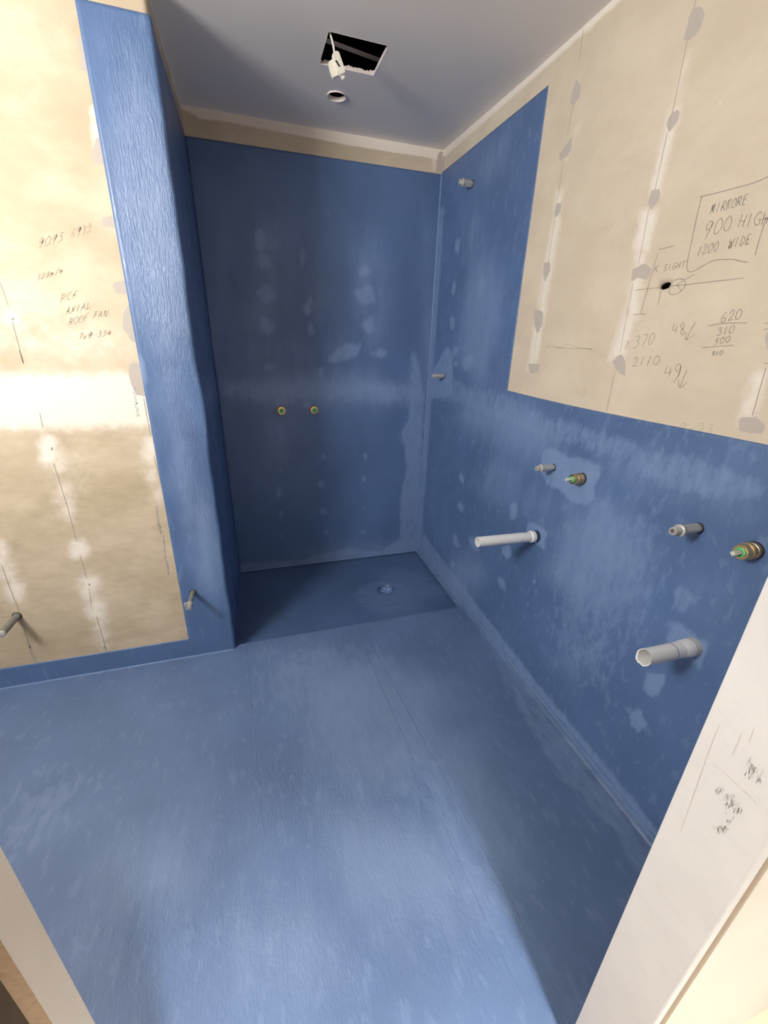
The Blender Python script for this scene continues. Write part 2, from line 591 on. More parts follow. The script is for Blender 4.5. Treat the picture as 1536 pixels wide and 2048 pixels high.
mem_r = sheet('waterproof_membrane', us, grid(-0.02, HB + 0.006, 0.010, (ZS,)), P_right_mem, M_blue_wall,
              keep=lambda u, v: not (u < YE and v > ZS),
              attrs={'coat': F_coat.sharp, 'haze': F_haze.soft, 'relief': F_relief.soft}, parent=wall_right, thick=0.0013, flip=True)

# =================================================================== BACK WALL
B = lambda: Field(1, YB, 0, 2)
F_coat = B()
for e in ((522, 480, 14, 26, -10), (526, 522, 18, 18, 0), (532, 590, 22, 22, 10), (532, 652, 18, 20, 0), (604, 515, 7, 22, 0),
          (728, 542, 13, 13, 0), (734, 590, 22, 22, 0), (737, 652, 14, 20, 0), (690, 705, 36, 18, -30), (616, 612, 11, 20, 10),
          (622, 660, 8, 14, 0), (540, 735, 14, 10, 0), (760, 705, 18, 10, -10), (558, 985, 6, 12, 0), (563, 1030, 5, 10, 0),
          (565, 1075, 4, 7, 0), (643, 970, 9, 11, 0), (646, 1022, 7, 10, 0), (652, 1066, 6, 12, 15), (730, 912, 6, 8, 0),
          (728, 958, 5, 8, 0), (727, 1016, 5, 5, 0), (727, 1064, 8, 4, 0), (648, 913, 7, 7, 0), (562, 802, 16, 10, 0),
          (614, 808, 14, 9, -10), (562, 940, 5, 7, 0), (640, 745, 10, 12, 0)):
    F_coat.ell(*e, soft=0.018, amt=0.75)
F_coat.poly([(440, 760), (560, 765), (700, 762), (845, 772), (842, 812), (650, 800), (520, 806), (445, 790)], 0.03, 0.45)
F_coat.poly([(800, 860), (815, 840), (822, 700), (835, 700), (850, 800), (838, 1100), (700, 1122), (482, 1142), (480, 1125), (600, 1118),
             (690, 1095), (760, 1100), (800, 1075), (798, 1000), (812, 930)], 0.02, 0.8)
F_haze = B()
for e in ((650, 780, 210, 35, 0, .9), (530, 560, 55, 150, 0, .55), (735, 580, 50, 140, 0, .5), (630, 560, 30, 150, 0, .45),
          (860, 650, 22, 250, -3, .7), (430, 640, 22, 260, 8, .5), (700, 1100, 130, 22, -6, .7), (600, 700, 140, 50, 0, .4),
          (560, 870, 40, 60, 0, .5)):
    F_haze.ell(*e[:5], soft=0.10, amt=e[5])
F_relief = B()
F_relief.ell(640, 775, 210, 40, 0, 0.1, 0.8).ell(530, 560, 80, 150, 0, 0.1, 0.6).ell(860, 700, 30, 250, 0, 0.1, 0.7)
F_relief.ell(730, 600, 80, 150, 0, 0.1, 0.4)


def P_back(U, V, off=0.0):
    x = back_x(U, V)
    return x, np.full(U.shape, YB - off), V


def fx(f):
    return lambda U, V: f(back_x(U, V), V)


F_white = B()
F_white.poly([(361, 205), (500, 228), (700, 262), (887, 296), (887, 318), (800, 306), (700, 290), (560, 262), (440, 240), (400, 235), (361, 214)], 0.006, 1.6)
F_white.ell(868, 322, 5, 22, 0, 0.02, 0.9)
F_grey = B()
F_grey.poly([(876, 305), (886, 302), (884, 345), (872, 345), (874, 325)], 0.008)
F_tint = B()
F_tint.rect(-1.3, 0, HB, H, 0.03, 0.35)
us = grid(0, 1, 0.009)
wall_back = sheet('wall_back', us, grid(-0.04, 2.45, 0.012, (HB,)), P_back, M_board_b,
                  attrs={'white': fx(F_white.soft), 'grey': fx(F_grey.sharp), 'tint': fx(F_tint.soft)}, flip=False)
tag(wall_back, 'back wall of the shower recess', None, None, 'structure')


def P_back_mem(U, V):
    w = np.clip((V - 1.9) / 0.4, 0, 1)
    return back_x(U, V), np.full(U.shape, YB - TH), V + w * (-0.010 + 0.008 * U)


sheet('waterproof_membrane', us, grid(-0.04, HB, 0.009), P_back_mem, M_blue_wall,
      attrs={'coat': fx(F_coat.sharp), 'haze': fx(F_haze.soft), 'relief': fx(F_relief.soft)}, parent=wall_back, thick=0.0013)

# =================================================================== LEFT WALL + SHOWER SIDE (one folded face)
XB = -1.4800
ZB = 0.1066
RC = 0.014   # rounded outer corner
s_front = XL - RC - XW          # length of the front run
s_arc = RC * math.pi / 2
s_side = YB - (Y1 + RC)


def fold(U, V, off=0.0):
    """profile length U -> the folded plan line; V is the height"""
    U = np.asarray(U, float)
    V = np.asarray(V, float)
    a = np.clip((U - s_front) / RC, 0, math.pi / 2)
    cx, cy = XL - RC, Y1 + RC
    r = RC + off
    x = np.where(U <= s_front, XW + U, cx + r * np.sin(a))
    y = np.where(U <= s_front, Y1 - off, cy - r * np.cos(a))
    side = np.clip(U - s_front - s_arc, 0, None)
    x = np.where(side > 0, cx + r, x)
    y = y + side
    # side meets the back wall where that wall's left edge is
    k = side / s_side
    x = x + k * ((-1.2728 - 0.0174 * V / H) - XL)
    return x, y, V


u_corner = s_front + s_arc
usl = np.concatenate([grid(0, s_front, 0.012, (XB - XW,)), s_front + s_arc * np.array([.2, .4, .6, .8, 1.0]),
                      u_corner + grid(0, s_side, 0.012)[1:]])
L = lambda: Field(1, Y1, 0, 2)
z7 = lambda x, y: (x / 3.0, 700 + y / 3.0)
F_white = L()
F_white.rect(XW, XB + 0.2, 1.14, 1.305, 0.05, 1.5)
for x, y, rx, ry, k in ((290, 600, 48, 85, 1.3), (350, 660, 60, 90, .7), (375, 860, 60, 85, .75), (405, 960, 55, 80, .8), (475, 1195, 52, 55, 1.2),
                        (530, 1420, 70, 95, .9), (575, 1560, 60, 80, .9), (610, 1670, 60, 90, .7), (15, 1220, 25, 90, 1.1), (40, 1330, 70, 90, .7),
                        (90, 1440, 60, 75, 1.0), (905, 600, 35, 85, 1.2), (915, 760, 50, 80, .7), (945, 870, 40, 60, .8), (380, 340, 260, 60, .7),
                        (400, 760, 170, 200, .3), (620, 1770, 50, 50, .5)):
    p = z7(x, y)
    F_white.ell(p[0], p[1], rx / 3, ry / 3, 0, 0.035, k)
F_white.ell(25, 638, 9, 7, 0, 0.02, 1.6).ell(190, 250, 6, 40, 0, 0.02, 1.2).ell(40, 640, 90, 60, 0, 0.2, 0.6)
F_white.ell(120, 690, 160, 40, 0, 0.1, 0.6)
F_grey = L()
F_grey.poly([(153, 75), (160, 72), (175, 150), (163, 140), (157, 110)], 0.006)
F_grey.poly([(190, 275), (200, 273), (212, 335), (195, 328), (186, 318)], 0.006)
F_grey.poly([(203, 435), (225, 432), (235, 460), (212, 452), (203, 446)], 0.006)
F_grey.poly([(229, 565), (252, 560), (262, 590), (236, 588), (224, 578)], 0.006)
F_grey.poly([(258, 608), (262, 605), (280, 690), (262, 682), (246, 655), (246, 625)], 0.006, 0.6)
F_grey.poly([(258, 727), (280, 726), (292, 792), (272, 790), (263, 768), (258, 745)], 0.006)
F_tint = L()
F_tint.rect(XW, XL, -0.1, 1.16, 0.06, 0.62)
for x, y, rx, ry, k in ((100, 640, 260, 40, 1), (60, 1090, 120, 30, .9), (280, 1240, 200, 30, 1), (620, 1190, 180, 60, .6), (640, 640, 200, 60, .7),
                        (700, 1500, 250, 150, .6), (300, 1720, 300, 90, .7), (820, 1680, 150, 100, .5), (250, 1500, 160, 120, .6),
                        (560, 900, 120, 120, .4), (60, 1750, 150, 100, .4)):
    p = z7(x, y)
    F_tint.ell(p[0], p[1], rx / 3, ry / 3, 0, 0.10, k)


def fl(f):
    def g(U, V):
        x, y, z = fold(U, V)
        return f(np.where(U <= u_corner, x, 9 + U), V)
    return g


def white_side(U, V):
    a = fl(F_white.soft)(U, V)
    top = np.clip((V - (H - 0.025)) / 0.01, 0, 1) * 1.5
    return np.maximum(a, top)


wall_left = sheet('wall_left', usl, grid(-0.04, 2.45, 0.012, (ZB, HB)), fold, M_board_l,
                  attrs={'white': white_side, 'grey': fl(F_grey.sharp), 'tint': fl(F_tint.soft)}, flip=False)
tag(wall_left, 'left wall of bare fibre cement sheet ending at the shower corner', None, None, 'structure')

F_coat = L()
F_coat.poly([(232, 720), (290, 715), (300, 760), (245, 762)], 0.02, 0.3)
F_haze = L()
for e in ((290, 400, 60, 330, -8, .75), (360, 900, 30, 260, -8, .7), (410, 1100, 25, 130, -8, .8)):
    F_haze.ell(*e[:5], soft=0.06, amt=e[5])
F_relief = L()
F_relief.poly([(205, 20), (290, 25), (330, 250), (370, 480), (395, 700), (400, 800), (420, 950), (440, 1080), (400, 1080), (360, 950),
               (320, 790), (285, 640), (255, 480), (232, 280)], 0.03, 1.0)


def relief_l(U, V):
    a = fl(F_relief.soft)(U, V)
    return np.where(U > u_corner, 0.12, a)


def haze_side(U, V):
    x, y, z = fold(U, V)
    a = fl(F_haze.soft)(U, V)
    b = np.clip(1 - np.abs(V - 1.2) / 0.12, 0, 1) * 0.6
    return np.where(U > u_corner, b, a)


def P_left_mem(U, V):
    w = np.exp(-((U - s_front - s_arc / 2) / 0.03) ** 2)
    wob = 0.004 + 0.003 * np.sin(V * 9.0 + 1.0) * np.sin(V * 3.3) + 0.001 * np.sin(V * 31)
    bulge = 0.007 * np.exp(-((V - 1.18) / 0.10) ** 2)
    x, y, z = fold(U, V, TH)
    x = x + w * (wob + bulge)
    # board edge leans a little
    e = np.exp(-np.abs(U - (XB - XW)) / 0.04)
    x = x + e * (0.007 * (V - 1.2))
    z = z + np.where(U > u_corner, -0.004, 0.0) * np.clip(V - 1.5, 0, 1)
    return x, y, z


sheet('waterproof_membrane', usl, grid(-0.04, HB + 0.004, 0.010, (ZB,)), P_left_mem, M_blue_nib,
      keep=lambda u, v: not (u < XB - XW and v > ZB),
      attrs={'coat': fl(F_coat.sharp), 'haze': haze_side, 'relief': relief_l}, parent=wall_left, thick=0.0013)

# =================================================================== FLOORS
FL = lambda: Field(2, 0, 0, 1)
YT = 0.203
F_coat = FL()
F_coat.poly([(525, 1300), (740, 1290), (905, 1570), (1010, 1760), (900, 1700), (760, 1480), (620, 1440), (530, 1400)], 0.10, 0.22)
F_coat.poly([(0, 1600), (160, 1540), (130, 1650), (0, 1720)], 0.08, 0.2)
F_coat.poly([(990, 1270), (1060, 1380), (1320, 1720), (1290, 1760), (1080, 1500), (950, 1260)], 0.03, 0.35)
F_haze = FL()
for e in ((290, 1740, 110, 90, -20, .8), (750, 1450, 160, 160, 0, .8), (800, 1750, 200, 120, 20, .8), (560, 1900, 150, 120, 0, .7),
          (170, 1900, 80, 120, 20, .5), (950, 1600, 60, 200, -25, .8), (640, 1350, 110, 60, 0, .7), (80, 1650, 120, 60, -20, .4)):
    F_haze.ell(*e[:5], soft=0.12, amt=e[5])
F_relief = FL()
for e in ((290, 1720, 130, 110, -20, 1), (700, 1650, 250, 170, 20, .8), (760, 1500, 80, 130, 0, .7), (500, 1900, 350, 160, 0, .9),
          (870, 1850, 180, 160, 30, .9), (140, 1870, 90, 140, 20, .9)):
    F_relief.ell(*e[:5], soft=0.12, amt=e[5])


def P_floor(U, V):
    z = np.zeros(U.shape)
    # laps in the sheet flooring under the paint, all running away from the door
    for x0, y0, x1, y1, h, w in ((-1.235, 0.2, -1.181, -0.63, .0012, .004), (-0.6215, 0.03, -0.515, -1.1, .0014, .004), (-0.66, 0.1, -0.60, -1.3, .0008, .006),
                                 (-0.40, 0.1, -0.33, -0.7, .001, .006)):
        xc = x0 + (x1 - x0) * (V - y0) / (y1 - y0)
        z = z + h / (1 + np.exp(-(U - xc) / w))
    return U, V, z


usf = grid(XW, 0.02, 0.010)
floor = sheet('floor', usf, grid(-1.46, YT, 0.010), P_floor, M_blue_floor,
              attrs={'coat': F_coat.sharp, 'haze': F_haze.soft, 'relief': F_relief.soft})
tag(floor, 'blue waterproofed bathroom floor', None, None, 'structure')
boxes('floor_edge_lip', [(XL - 0.02, 0.02, YT - 0.012, YT, -0.04, -0.0005)], M_blue_floor, floor)

# shower floor, sunk a little, with the waste hole
DX, DY = -0.375, 0.540
dh = 0.066
F_c2 = FL()
F_c2.ell(771, 1185, 60, 30, 0, 0.02, 0.3)
F_h2 = FL()
F_h2.ell(800, 1180, 90, 50, 0, 0.1, .8)
F_r2 = FL()
F_r2.ell(650, 1220, 220, 80, 0, 0.1, .9)


def zs(u, v):
    d = math.hypot(u - DX, v - DY)
    return -0.016 - 0.008 * max(0, 1 - d / 0.75) - 0.008 * max(0, 0.96 - v) / 0.76


def P_shower(U, V):
    d = np.hypot(U - DX, V - DY)
    return U, V, -0.016 - 0.008 * np.clip(1 - d / 0.75, 0, 1) - 0.008 * np.clip(0.96 - V, 0, 1) / 0.76


ringd = ring_patch(DX, DY, dh, 0.050, lambda u, v: (u, v, zs(u, v)), (0, 0, -0.010), rad2=0.044)
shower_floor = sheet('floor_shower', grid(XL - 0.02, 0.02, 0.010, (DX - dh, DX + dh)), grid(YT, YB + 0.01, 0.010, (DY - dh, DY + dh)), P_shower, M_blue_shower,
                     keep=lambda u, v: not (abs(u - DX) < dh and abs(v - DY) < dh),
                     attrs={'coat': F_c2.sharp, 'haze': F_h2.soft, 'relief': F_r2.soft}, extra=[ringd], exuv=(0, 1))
tag(shower_floor, 'sunken blue shower floor with a round waste', None, None, 'structure')


def lathe(name, prof, mat, origin, axis, parent=None, seg=32, cap=True, smooth=True, twist=None):
    """profile [(r, t)] spun round an axis through origin"""
    ax = Vector(axis).normalized()
    a = ax.orthogonal().normalized()
    b = ax.cross(a)
    V, F = [], []
    for r, t in prof:
        for k in range(seg):
            an = 2 * math.pi * k / seg
            rr = r if twist is None else twist(r, t, an)
            p = Vector(origin) + ax * t + (a * math.cos(an) + b * math.sin(an)) * rr
            V.append(tuple(p))
    for i in range(len(prof) - 1):
        for k in range(seg):
            j = (k + 1) % seg
            F.append((i * seg + k, i * seg + j, (i + 1) * seg + j, (i + 1) * seg + k))
    if cap:
        F.append(tuple(range(seg))[::-1])
        F.append(tuple((len(prof) - 1) * seg + k for k in range(seg)))
    o = mesh_obj(name, V, F, mat, parent)
    if smooth:
        for p in o.data.polygons:
            p.use_smooth = len(p.vertices) == 4
        o.data.set_sharp_from_angle(angle=math.radians(38))
    return o


# =================================================================== floor waste
t = empty('floor_waste', (DX, DY, -0.022))
tag(t, 'round floor waste painted over in blue, sunk in the shower floor', 'drain')
zd = zs(DX, DY)
M_cup = plain('painted_cup', (0.13, 0.22, 0.44), 0.22, var=0.5, scale=40, bumpd=0.003)
lathe('rim', [(0.056, zd - 0.001), (0.055, zd + 0.002), (0.050, zd + 0.003), (0.046, zd - 0.001), (0.044, zd - 0.012)], M_blue_shower, (DX, DY, 0), (0, 0, 1), t, cap=False)
lathe('cup', [(0.048, zd - 0.008), (0.036, zd - 0.022), (0.020, zd - 0.028), (0.001, zd - 0.030)], M_cup, (DX, DY, 0), (0, 0, 1), t, cap=False)
for k in range(5):
    a = k * 2 * math.pi / 5 + 0.3
    c, s = math.cos(a), math.sin(a)
    V, F = [], []
    for q, (r0, w) in enumerate(((0.008, .004), (0.024, .010), (0.038, .012))):
        for sg in (-1, 1):
            V.append((DX + r0 * c - sg * w * s / 2, DY + r0 * s + sg * w * c / 2, zd - 0.026 + 0.28 * r0 * (q / 2) + 0.004))
    F = [(0, 1, 3, 2), (2, 3, 5, 4)]
    o = mesh_obj('grate_blade', V, F, plain('painted_blade_%d' % k, (0.30, 0.42, 0.66), 0.25, var=0.2) if k == 0 else bpy.data.materials['painted_blade_0'], t)
    sm = o.modifiers.new('thickness', 'SOLIDIFY')
    sm.thickness = 0.002

# =================================================================== sealant fillets along the inner corners
def fillet(name, p0, p1, d1, d2, r, mat, parent, seg=48, wob=0.12, sag=0.5):
    """concave bead between two surfaces; d1, d2 point from the corner along each surface"""
    p0, p1, d1, d2 = map(np.array, (p0, p1, d1, d2))
    V, F = [], []
    prof = []
    for k in range(7):
        a = math.pi / 2 * k / 6
        prof.append((1 - math.sin(a) * 1.0, 1 - math.cos(a)))
    for i in range(seg + 1):
        c = p0 + (p1 - p0) * i / seg
        rr = r * (1 + wob * math.sin(i * 1.7) * math.sin(i * 0.37) + random.uniform(-wob, wob) * 0.4)
        for a, b in prof:
            V.append(c + d1 * a * rr + d2 * b * rr)
    for i in range(seg):
        for k in range(6):
            F.append((i * 7 + k, i * 7 + k + 1, (i + 1) * 7 + k + 1, (i + 1) * 7 + k))
    return mesh_obj(name, V, F, mat, parent, smooth=True)


T2 = TH
fillet('sealant_bead', (lean(YB, 2.3) - T2, YB - T2, HB), (lean(YB, 0) - T2, YB - T2, -0.012), (-1, 0, 0), (0, -1, 0), 0.0075, M_bead, wall_back)
fillet('sealant_bead', (-1.272, YB - T2, -0.012), (0.011, YB - T2, -0.012), (0, -1, 0), (0, 0, 1), 0.008, M_bead, wall_back)
fillet('sealant_bead', (-T2, -1.40, 0.0), (-T2, YT, 0.0), (-1, 0, 0), (0, 0, 1), 0.022, M_blue_floor, floor, 90)
fillet('sealant_bead', (-T2, YT, -0.012), (0.009, YB, -0.012), (-1, 0, 0), (0, 0, 1), 0.016, M_blue_floor, shower_floor, 30)
fillet('sealant_bead', (XW, Y1 - T2, 0.0), (XL - 0.006, Y1 - T2, 0.0), (0, -1, 0), (0, 0, 1), 0.005, M_bead, floor, 80)


def tube(name, pts, rad, mat, parent=None, seg=8):
    pts = [Vector(p) for p in pts]
    V, F = [], []
    up = Vector((0.3, 0.5, 0.81)).normalized()
    for i, p in enumerate(pts):
        d = (pts[min(i + 1, len(pts) - 1)] - pts[max(i - 1, 0)]).normalized()
        a = d.cross(up)
        a = a.normalized() if a.length > 1e-3 else d.orthogonal().normalized()
        b = d.cross(a)
        r = rad(i) if callable(rad) else rad
        for k in range(seg):
            an = 2 * math.pi * k / seg
            V.append(tuple(p + (a * math.cos(an) + b * math.sin(an)) * r))
    for i in range(len(pts) - 1):
        for k in range(seg):
            j = (k + 1) % seg
            F.append((i * seg + k, i * seg + j, (i + 1) * seg + j, (i + 1) * seg + k))
    F.append(tuple(range(seg))[::-1])
    F.append(tuple((len(pts) - 1) * seg + k for k in range(seg)))
    return mesh_obj(name, V, F, mat, parent, smooth=True)


# laps in the sheet flooring showing as fine ridges through the paint
for x0_, y0_, x1_, y1_, r0 in ((-1.235, 0.19, -1.181, -0.75, .0016), (-0.6215, 0.10, -0.515, -1.15, .0018), (-0.665, 0.15, -0.60, -1.30, .0014), (-0.43, 0.12, -0.36, -0.6, .0012)):
    pts = [(x0_ + (x1_ - x0_) * k / 30 + random.uniform(-.0008, .0008), y0_ + (y1_ - y0_) * k / 30, P_floor(np.array([x0_ + (x1_ - x0_) * k / 30]), np.array([y0_ + (y1_ - y0_) * k / 30]))[2][0]) for k in range(31)]
    tube('paint_ridge', pts, r0, M_blue_floor, floor)
# squeezed ridge lines that run beside the right wall's foot
for off, r0, za in ((0.024, 0.0022, 0.001), (0.085, 0.0010, 0.0)):
    pts = [(-off - T2 + 0.003 * math.sin(k * .9), YT - 0.01 - k * 0.045, za) for k in range(30)]
    tube('paint_ridge', pts, r0, M_bead if off < .05 else M_blue_floor, floor)
pts = [(-T2 - 0.0005, YT - 0.01 - k * 0.045, 0.045 + 0.002 * math.sin(k * 1.3)) for k in range(30)]
tube('paint_ridge', pts, 0.0015, M_blue_wall, wall_right)

# =================================================================== CEILING with square cut-out and round hole
SQ = (-0.7530, -0.5450, 0.2280, 0.4220)
CT = 0.012
rx_, ry_ = -0.650, 0.622
rh = 0.046


def zc(x, y):
    w = np.clip((y - Y1) / (YB - Y1), 0, 1)
    u = np.clip((x - XL) / (0 - XL), 0, 1)
    return H + w * (0.0058 + 0.004 * u) - (1 - w) * 0.006


usc = grid(XW, 0.012, 0.06, (SQ[0], SQ[1], rx_ - rh, rx_ + rh))
vsc = grid(YD, YB + 0.005, 0.06, (SQ[2], SQ[3], ry_ - rh, ry_ + rh))
ex = [ring_patch(rx_, ry_, rh, 0.0385, lambda u, v: (u, v, float(zc(u, v))), (0, 0, 0.0))]


def keepc(u, v):
    if SQ[0] < u < SQ[1] and SQ[2] < v < SQ[3]:
        return False
    if abs(u - rx_) < rh and abs(v - ry_) < rh:
        return False
    return True


ceiling = sheet('ceiling', usc, vsc, lambda U, V: (U, V, zc(U, V)), M_ceiling, keep=keepc, extra=ex, flip=True)
tag(ceiling, 'pale grey ceiling with a square and a round cut-out', None, None, 'structure')
z0 = float(zc(-0.65, 0.33))
# raw plasterboard edge of the square cut-out, ragged on its far side
V, F = [], []
x0, x1, y0, y1 = SQ
per = []
N = 16
for k in range(N):
    per.append((x0 + (x1 - x0) * k / N, y0))
for k in range(N):
    per.append((x1, y0 + (y1 - y0) * k / N))
for k in range(N * 2):
    per.append((x1 - (x1 - x0) * k / N / 2, y1))
for k in range(N):
    per.append((x0, y1 - (y1 - y0) * k / N))
for x, y in per:
    far = y > y1 - 1e-6
    j = random.uniform(0, 0.007) if far and random.random() < .35 else 0.0
    V.append((x, y, float(zc(x, y)) - 0.0005))
    V.append((x, y, z0 + CT + (random.uniform(-.003, .006) if far else 0)))
n = len(per)
for k in range(n):
    j = (k + 1) % n
    F.append((2 * k, 2 * j, 2 * j + 1, 2 * k + 1))
o = mesh_obj('cut_edge', V, F, M_white_gyp, ceiling)
lathe('hole_edge', [(0.0385, z0 - 0.0005), (0.0385, z0 + 0.016)], M_white_gyp, (rx_, ry_, 0), (0, 0, 1), ceiling, cap=False)
# void above
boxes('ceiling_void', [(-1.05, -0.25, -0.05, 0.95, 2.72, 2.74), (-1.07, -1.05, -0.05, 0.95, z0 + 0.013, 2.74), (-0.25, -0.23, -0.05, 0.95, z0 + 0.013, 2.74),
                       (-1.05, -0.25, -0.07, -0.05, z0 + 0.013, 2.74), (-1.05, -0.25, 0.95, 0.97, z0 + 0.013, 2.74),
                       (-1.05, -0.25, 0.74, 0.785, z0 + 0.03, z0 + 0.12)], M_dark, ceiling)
# white strap seen through the square hole
a = on(655, 84, 2, 2.46)
b = on(757, 122, 2, 2.46)
V, F = [], []
d = (b - a) / np.linalg.norm(b - a)
a2, b2 = a - d * 0.2, b + d * 0.2
side = np.array([-d[1], d[0], 0]) * 0.008
for p in (a2, b2):
    for sg in (-1, 1):
        for h_ in (0, 0.006):
            V.append(tuple(p + sg * side + np.array([0, 0, h_])))
F = [(0, 1, 3, 2), (4, 6, 7, 5), (0, 4, 5, 1), (2, 3, 7, 6), (0, 2, 6, 4), (1, 5, 7, 3)]
tag(mesh_obj('ceiling_batten', V, F, M_batten, ceiling), 'pale metal batten crossing above the square cut-out')

# =================================================================== DOOR WALL, JAMBS, HALL
XJR, XJL = -0.5438, -1.3050
WX0, WX1, WZ0, WZ1 = -2.95, -2.05, 1.75, 2.32     # high window opening, left of the frame
wall_front = boxes('wall_front', [(XW, WX0, YD - 0.011, YD, 0, 2.4), (WX0, WX1, YD - 0.011, YD, 0, WZ0), (WX0, WX1, YD - 0.011, YD, WZ1, 2.4), (WX1, XJL - 0.10, YD - 0.011, YD, 0, 2.4), (XJL - 0.10, XJL - 0.013, YD - 0.011, YD, 0, 2.4),
                                  (XJR + 0.020, 0.02, YD - 0.011, YD, 0, 2.4), (XJL - .02, XJR + .02, YD - 0.011, YD, 2.07, 2.4)], M_board_r)
tag(wall_front, 'wall with the doorway the view is taken from', None, None, 'structure')
wall_far = boxes('wall_far_left', [(XW - 0.02, XW, YD - 0.1, YB, 0, 2.4)], M_board_r)
tag(wall_far, 'far left end wall of the bathroom', None, None, 'structure')

# right jamb board, slightly out of plumb
V = []
for z in (0.0, 2.07):
    yf = -1.3725 + 0.0145 * z
    for x in (XJR, XJR + 0.0195):
        for y in (YH, yf):
            V.append((x, y, z))
F = [(0, 1, 3, 2), (4, 6, 7, 5), (0, 4, 5, 1), (2, 3, 7, 6), (0, 2, 6, 4), (1, 5, 7, 3)]
me_o = mesh_obj('trim_1', V, F, M_jamb)
tag(me_o, 'wide white primed door jamb on the right with pencil and scuff marks', None, None, 'structure')
jamb_r = me_o
bmo = bmesh.new()
bmo.from_mesh(me_o.data)
bmesh.ops.bevel(bmo, geom=[e for e in bmo.edges if abs(e.verts[0].co.z - e.verts[1].co.z) > 1], offset=0.0012, segments=2, affect='EDGES')
bmo.to_mesh(me_o.data)
bmo.free()
for o_, at in ((me_o, ('white', 'tint')),):
    for k in at:
        o_.data.attributes.new(k, 'FLOAT', 'POINT')
    g = o_.data.attributes.new('grey', 'FLOAT', 'POINT')
    g.data.foreach_set('value', np.full(len(o_.data.vertices), -1, np.float32))
for o_ in (wall_front, wall_far):
    g = o_.data.attributes.new('grey', 'FLOAT', 'POINT')
    g.data.foreach_set('value', np.full(len(o_.data.vertices), -1, np.float32))
o = boxes('trim_2', [(XJR + 0.0195, XJR + 0.0400, YH + 0.006, YH + 0.03, 0, 2.2)], M_raw_and_shade)
tag(o, 'raw brown fibreboard edge beside the right jamb', None, None, 'structure')
o = boxes('wall_hall', [(XJR + 0.0400, 1.5, YH, YH + 0.010, 0, 2.4), (-2.6, XJL - 0.013, YH, YH + 0.010, 0, 2.4),
                        (XJL - .02, XJR + .05, YH, YH + 0.01, 2.07, 2.4),
                        (-2.62, -2.6, -4.5, YH + .01, 0, 2.4), (1.5, 1.52, -4.5, YH + .01, 0, 2.4), (-2.62, 1.52, -4.52, -4.5, 0, 2.4)], M_hallwall)
tag(o, 'cream hall wall face beside the doorway', None, None, 'structure')
o = boxes('ceiling_hall', [(-2.6, -1.45, -4.5, YH, 2.4, 2.42), (-0.35, 1.5, -4.5, YH, 2.4, 2.42), (-1.45, -0.35, -4.5, -3.6, 2.4, 2.42), (-1.45, -0.35, -2.5, YH, 2.4, 2.42),
                           (-1.47, -1.45, -3.6, -2.5, 2.4, 4.0), (-0.35, -0.33, -3.6, -2.5, 2.4, 4.0), (-1.45, -0.35, -3.62, -3.6, 2.4, 4.0), (-1.45, -0.35, -2.5, -2.48, 2.4, 4.0)], M_hallwall)
tag(o, 'hall ceiling behind the view with a skylight shaft', None, None, 'structure')
o = boxes('floor_hall', [(-2.6, 1.5, -4.5 + 0.0 + k * 0.1, -4.5 + k * 0.1 + 0.098, -0.03, 0.0) for k in range(30)] + [(-2.6, 1.5, -1.5, -1.462, -0.03, -0.0005)], M_hallfloor)
tag(o, 'pale timber board floor of the hall', None, None, 'structure')

# left split jamb of the sliding-door pocket
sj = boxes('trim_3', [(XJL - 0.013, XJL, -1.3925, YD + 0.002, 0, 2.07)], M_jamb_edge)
sj.data.materials.append(M_raw_and_shade)  # shade on the return face is put into its brown colour
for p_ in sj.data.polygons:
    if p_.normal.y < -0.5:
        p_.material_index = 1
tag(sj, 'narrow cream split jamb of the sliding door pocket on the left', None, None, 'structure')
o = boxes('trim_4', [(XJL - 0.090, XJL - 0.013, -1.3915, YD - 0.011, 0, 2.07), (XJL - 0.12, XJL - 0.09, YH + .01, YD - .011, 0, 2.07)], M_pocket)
tag(o, 'dark timber inside the sliding door pocket', None, None, 'structure')


# =================================================================== pencil marks
def catmull(pts, n=5):
    if len(pts) < 3:
        return pts
    P = [np.array(p, float) for p in pts]
    P = [2 * P[0] - P[1]] + P + [2 * P[-1] - P[-2]]
    out = []
    for i in range(1, len(P) - 2):
        for k in range(n):
            t_ = k / n
            out.append(0.5 * ((2 * P[i]) + (-P[i - 1] + P[i + 1]) * t_ + (2 * P[i - 1] - 5 * P[i] + 4 * P[i + 1] - P[i + 2]) * t_ ** 2 +
                              (-P[i - 1] + 3 * P[i] - 3 * P[i + 1] + P[i + 2]) * t_ ** 3))
    out.append(P[-2])
    return out


def marks(name, strokes, ax, val, inward, width, mat, parent, label=None, smooth=True):
    """strokes as seen in the photograph, carried onto the wall plane as thin graphite lines"""
    V, F = [], []
    nrm = np.zeros(3)
    nrm[ax] = inward
    for st in strokes:
        pts = catmull(st) if smooth else st
        W = [on(p[0], p[1], ax, val) + nrm * 0.0006 for p in pts]
        n_ = len(W)
        base = len(V)
        for i, p in enumerate(W):
            d_ = W[min(i + 1, n_ - 1)] - W[max(i - 1, 0)]
            L_ = np.linalg.norm(d_)
            d_ = d_ / L_ if L_ > 1e-9 else np.array([0, 0, 1.0])
            s_ = np.cross(d_, nrm) * width / 2 * random.uniform(0.75, 1.2)
            V += [p - s_, p + s_]
        for i in range(n_ - 1):
            F.append((base + 2 * i, base + 2 * i + 1, base + 2 * i + 3, base + 2 * i + 2))
    o_ = mesh_obj(name, V, F, mat, parent)
    if label:
        o_['label'] = label
    return o_


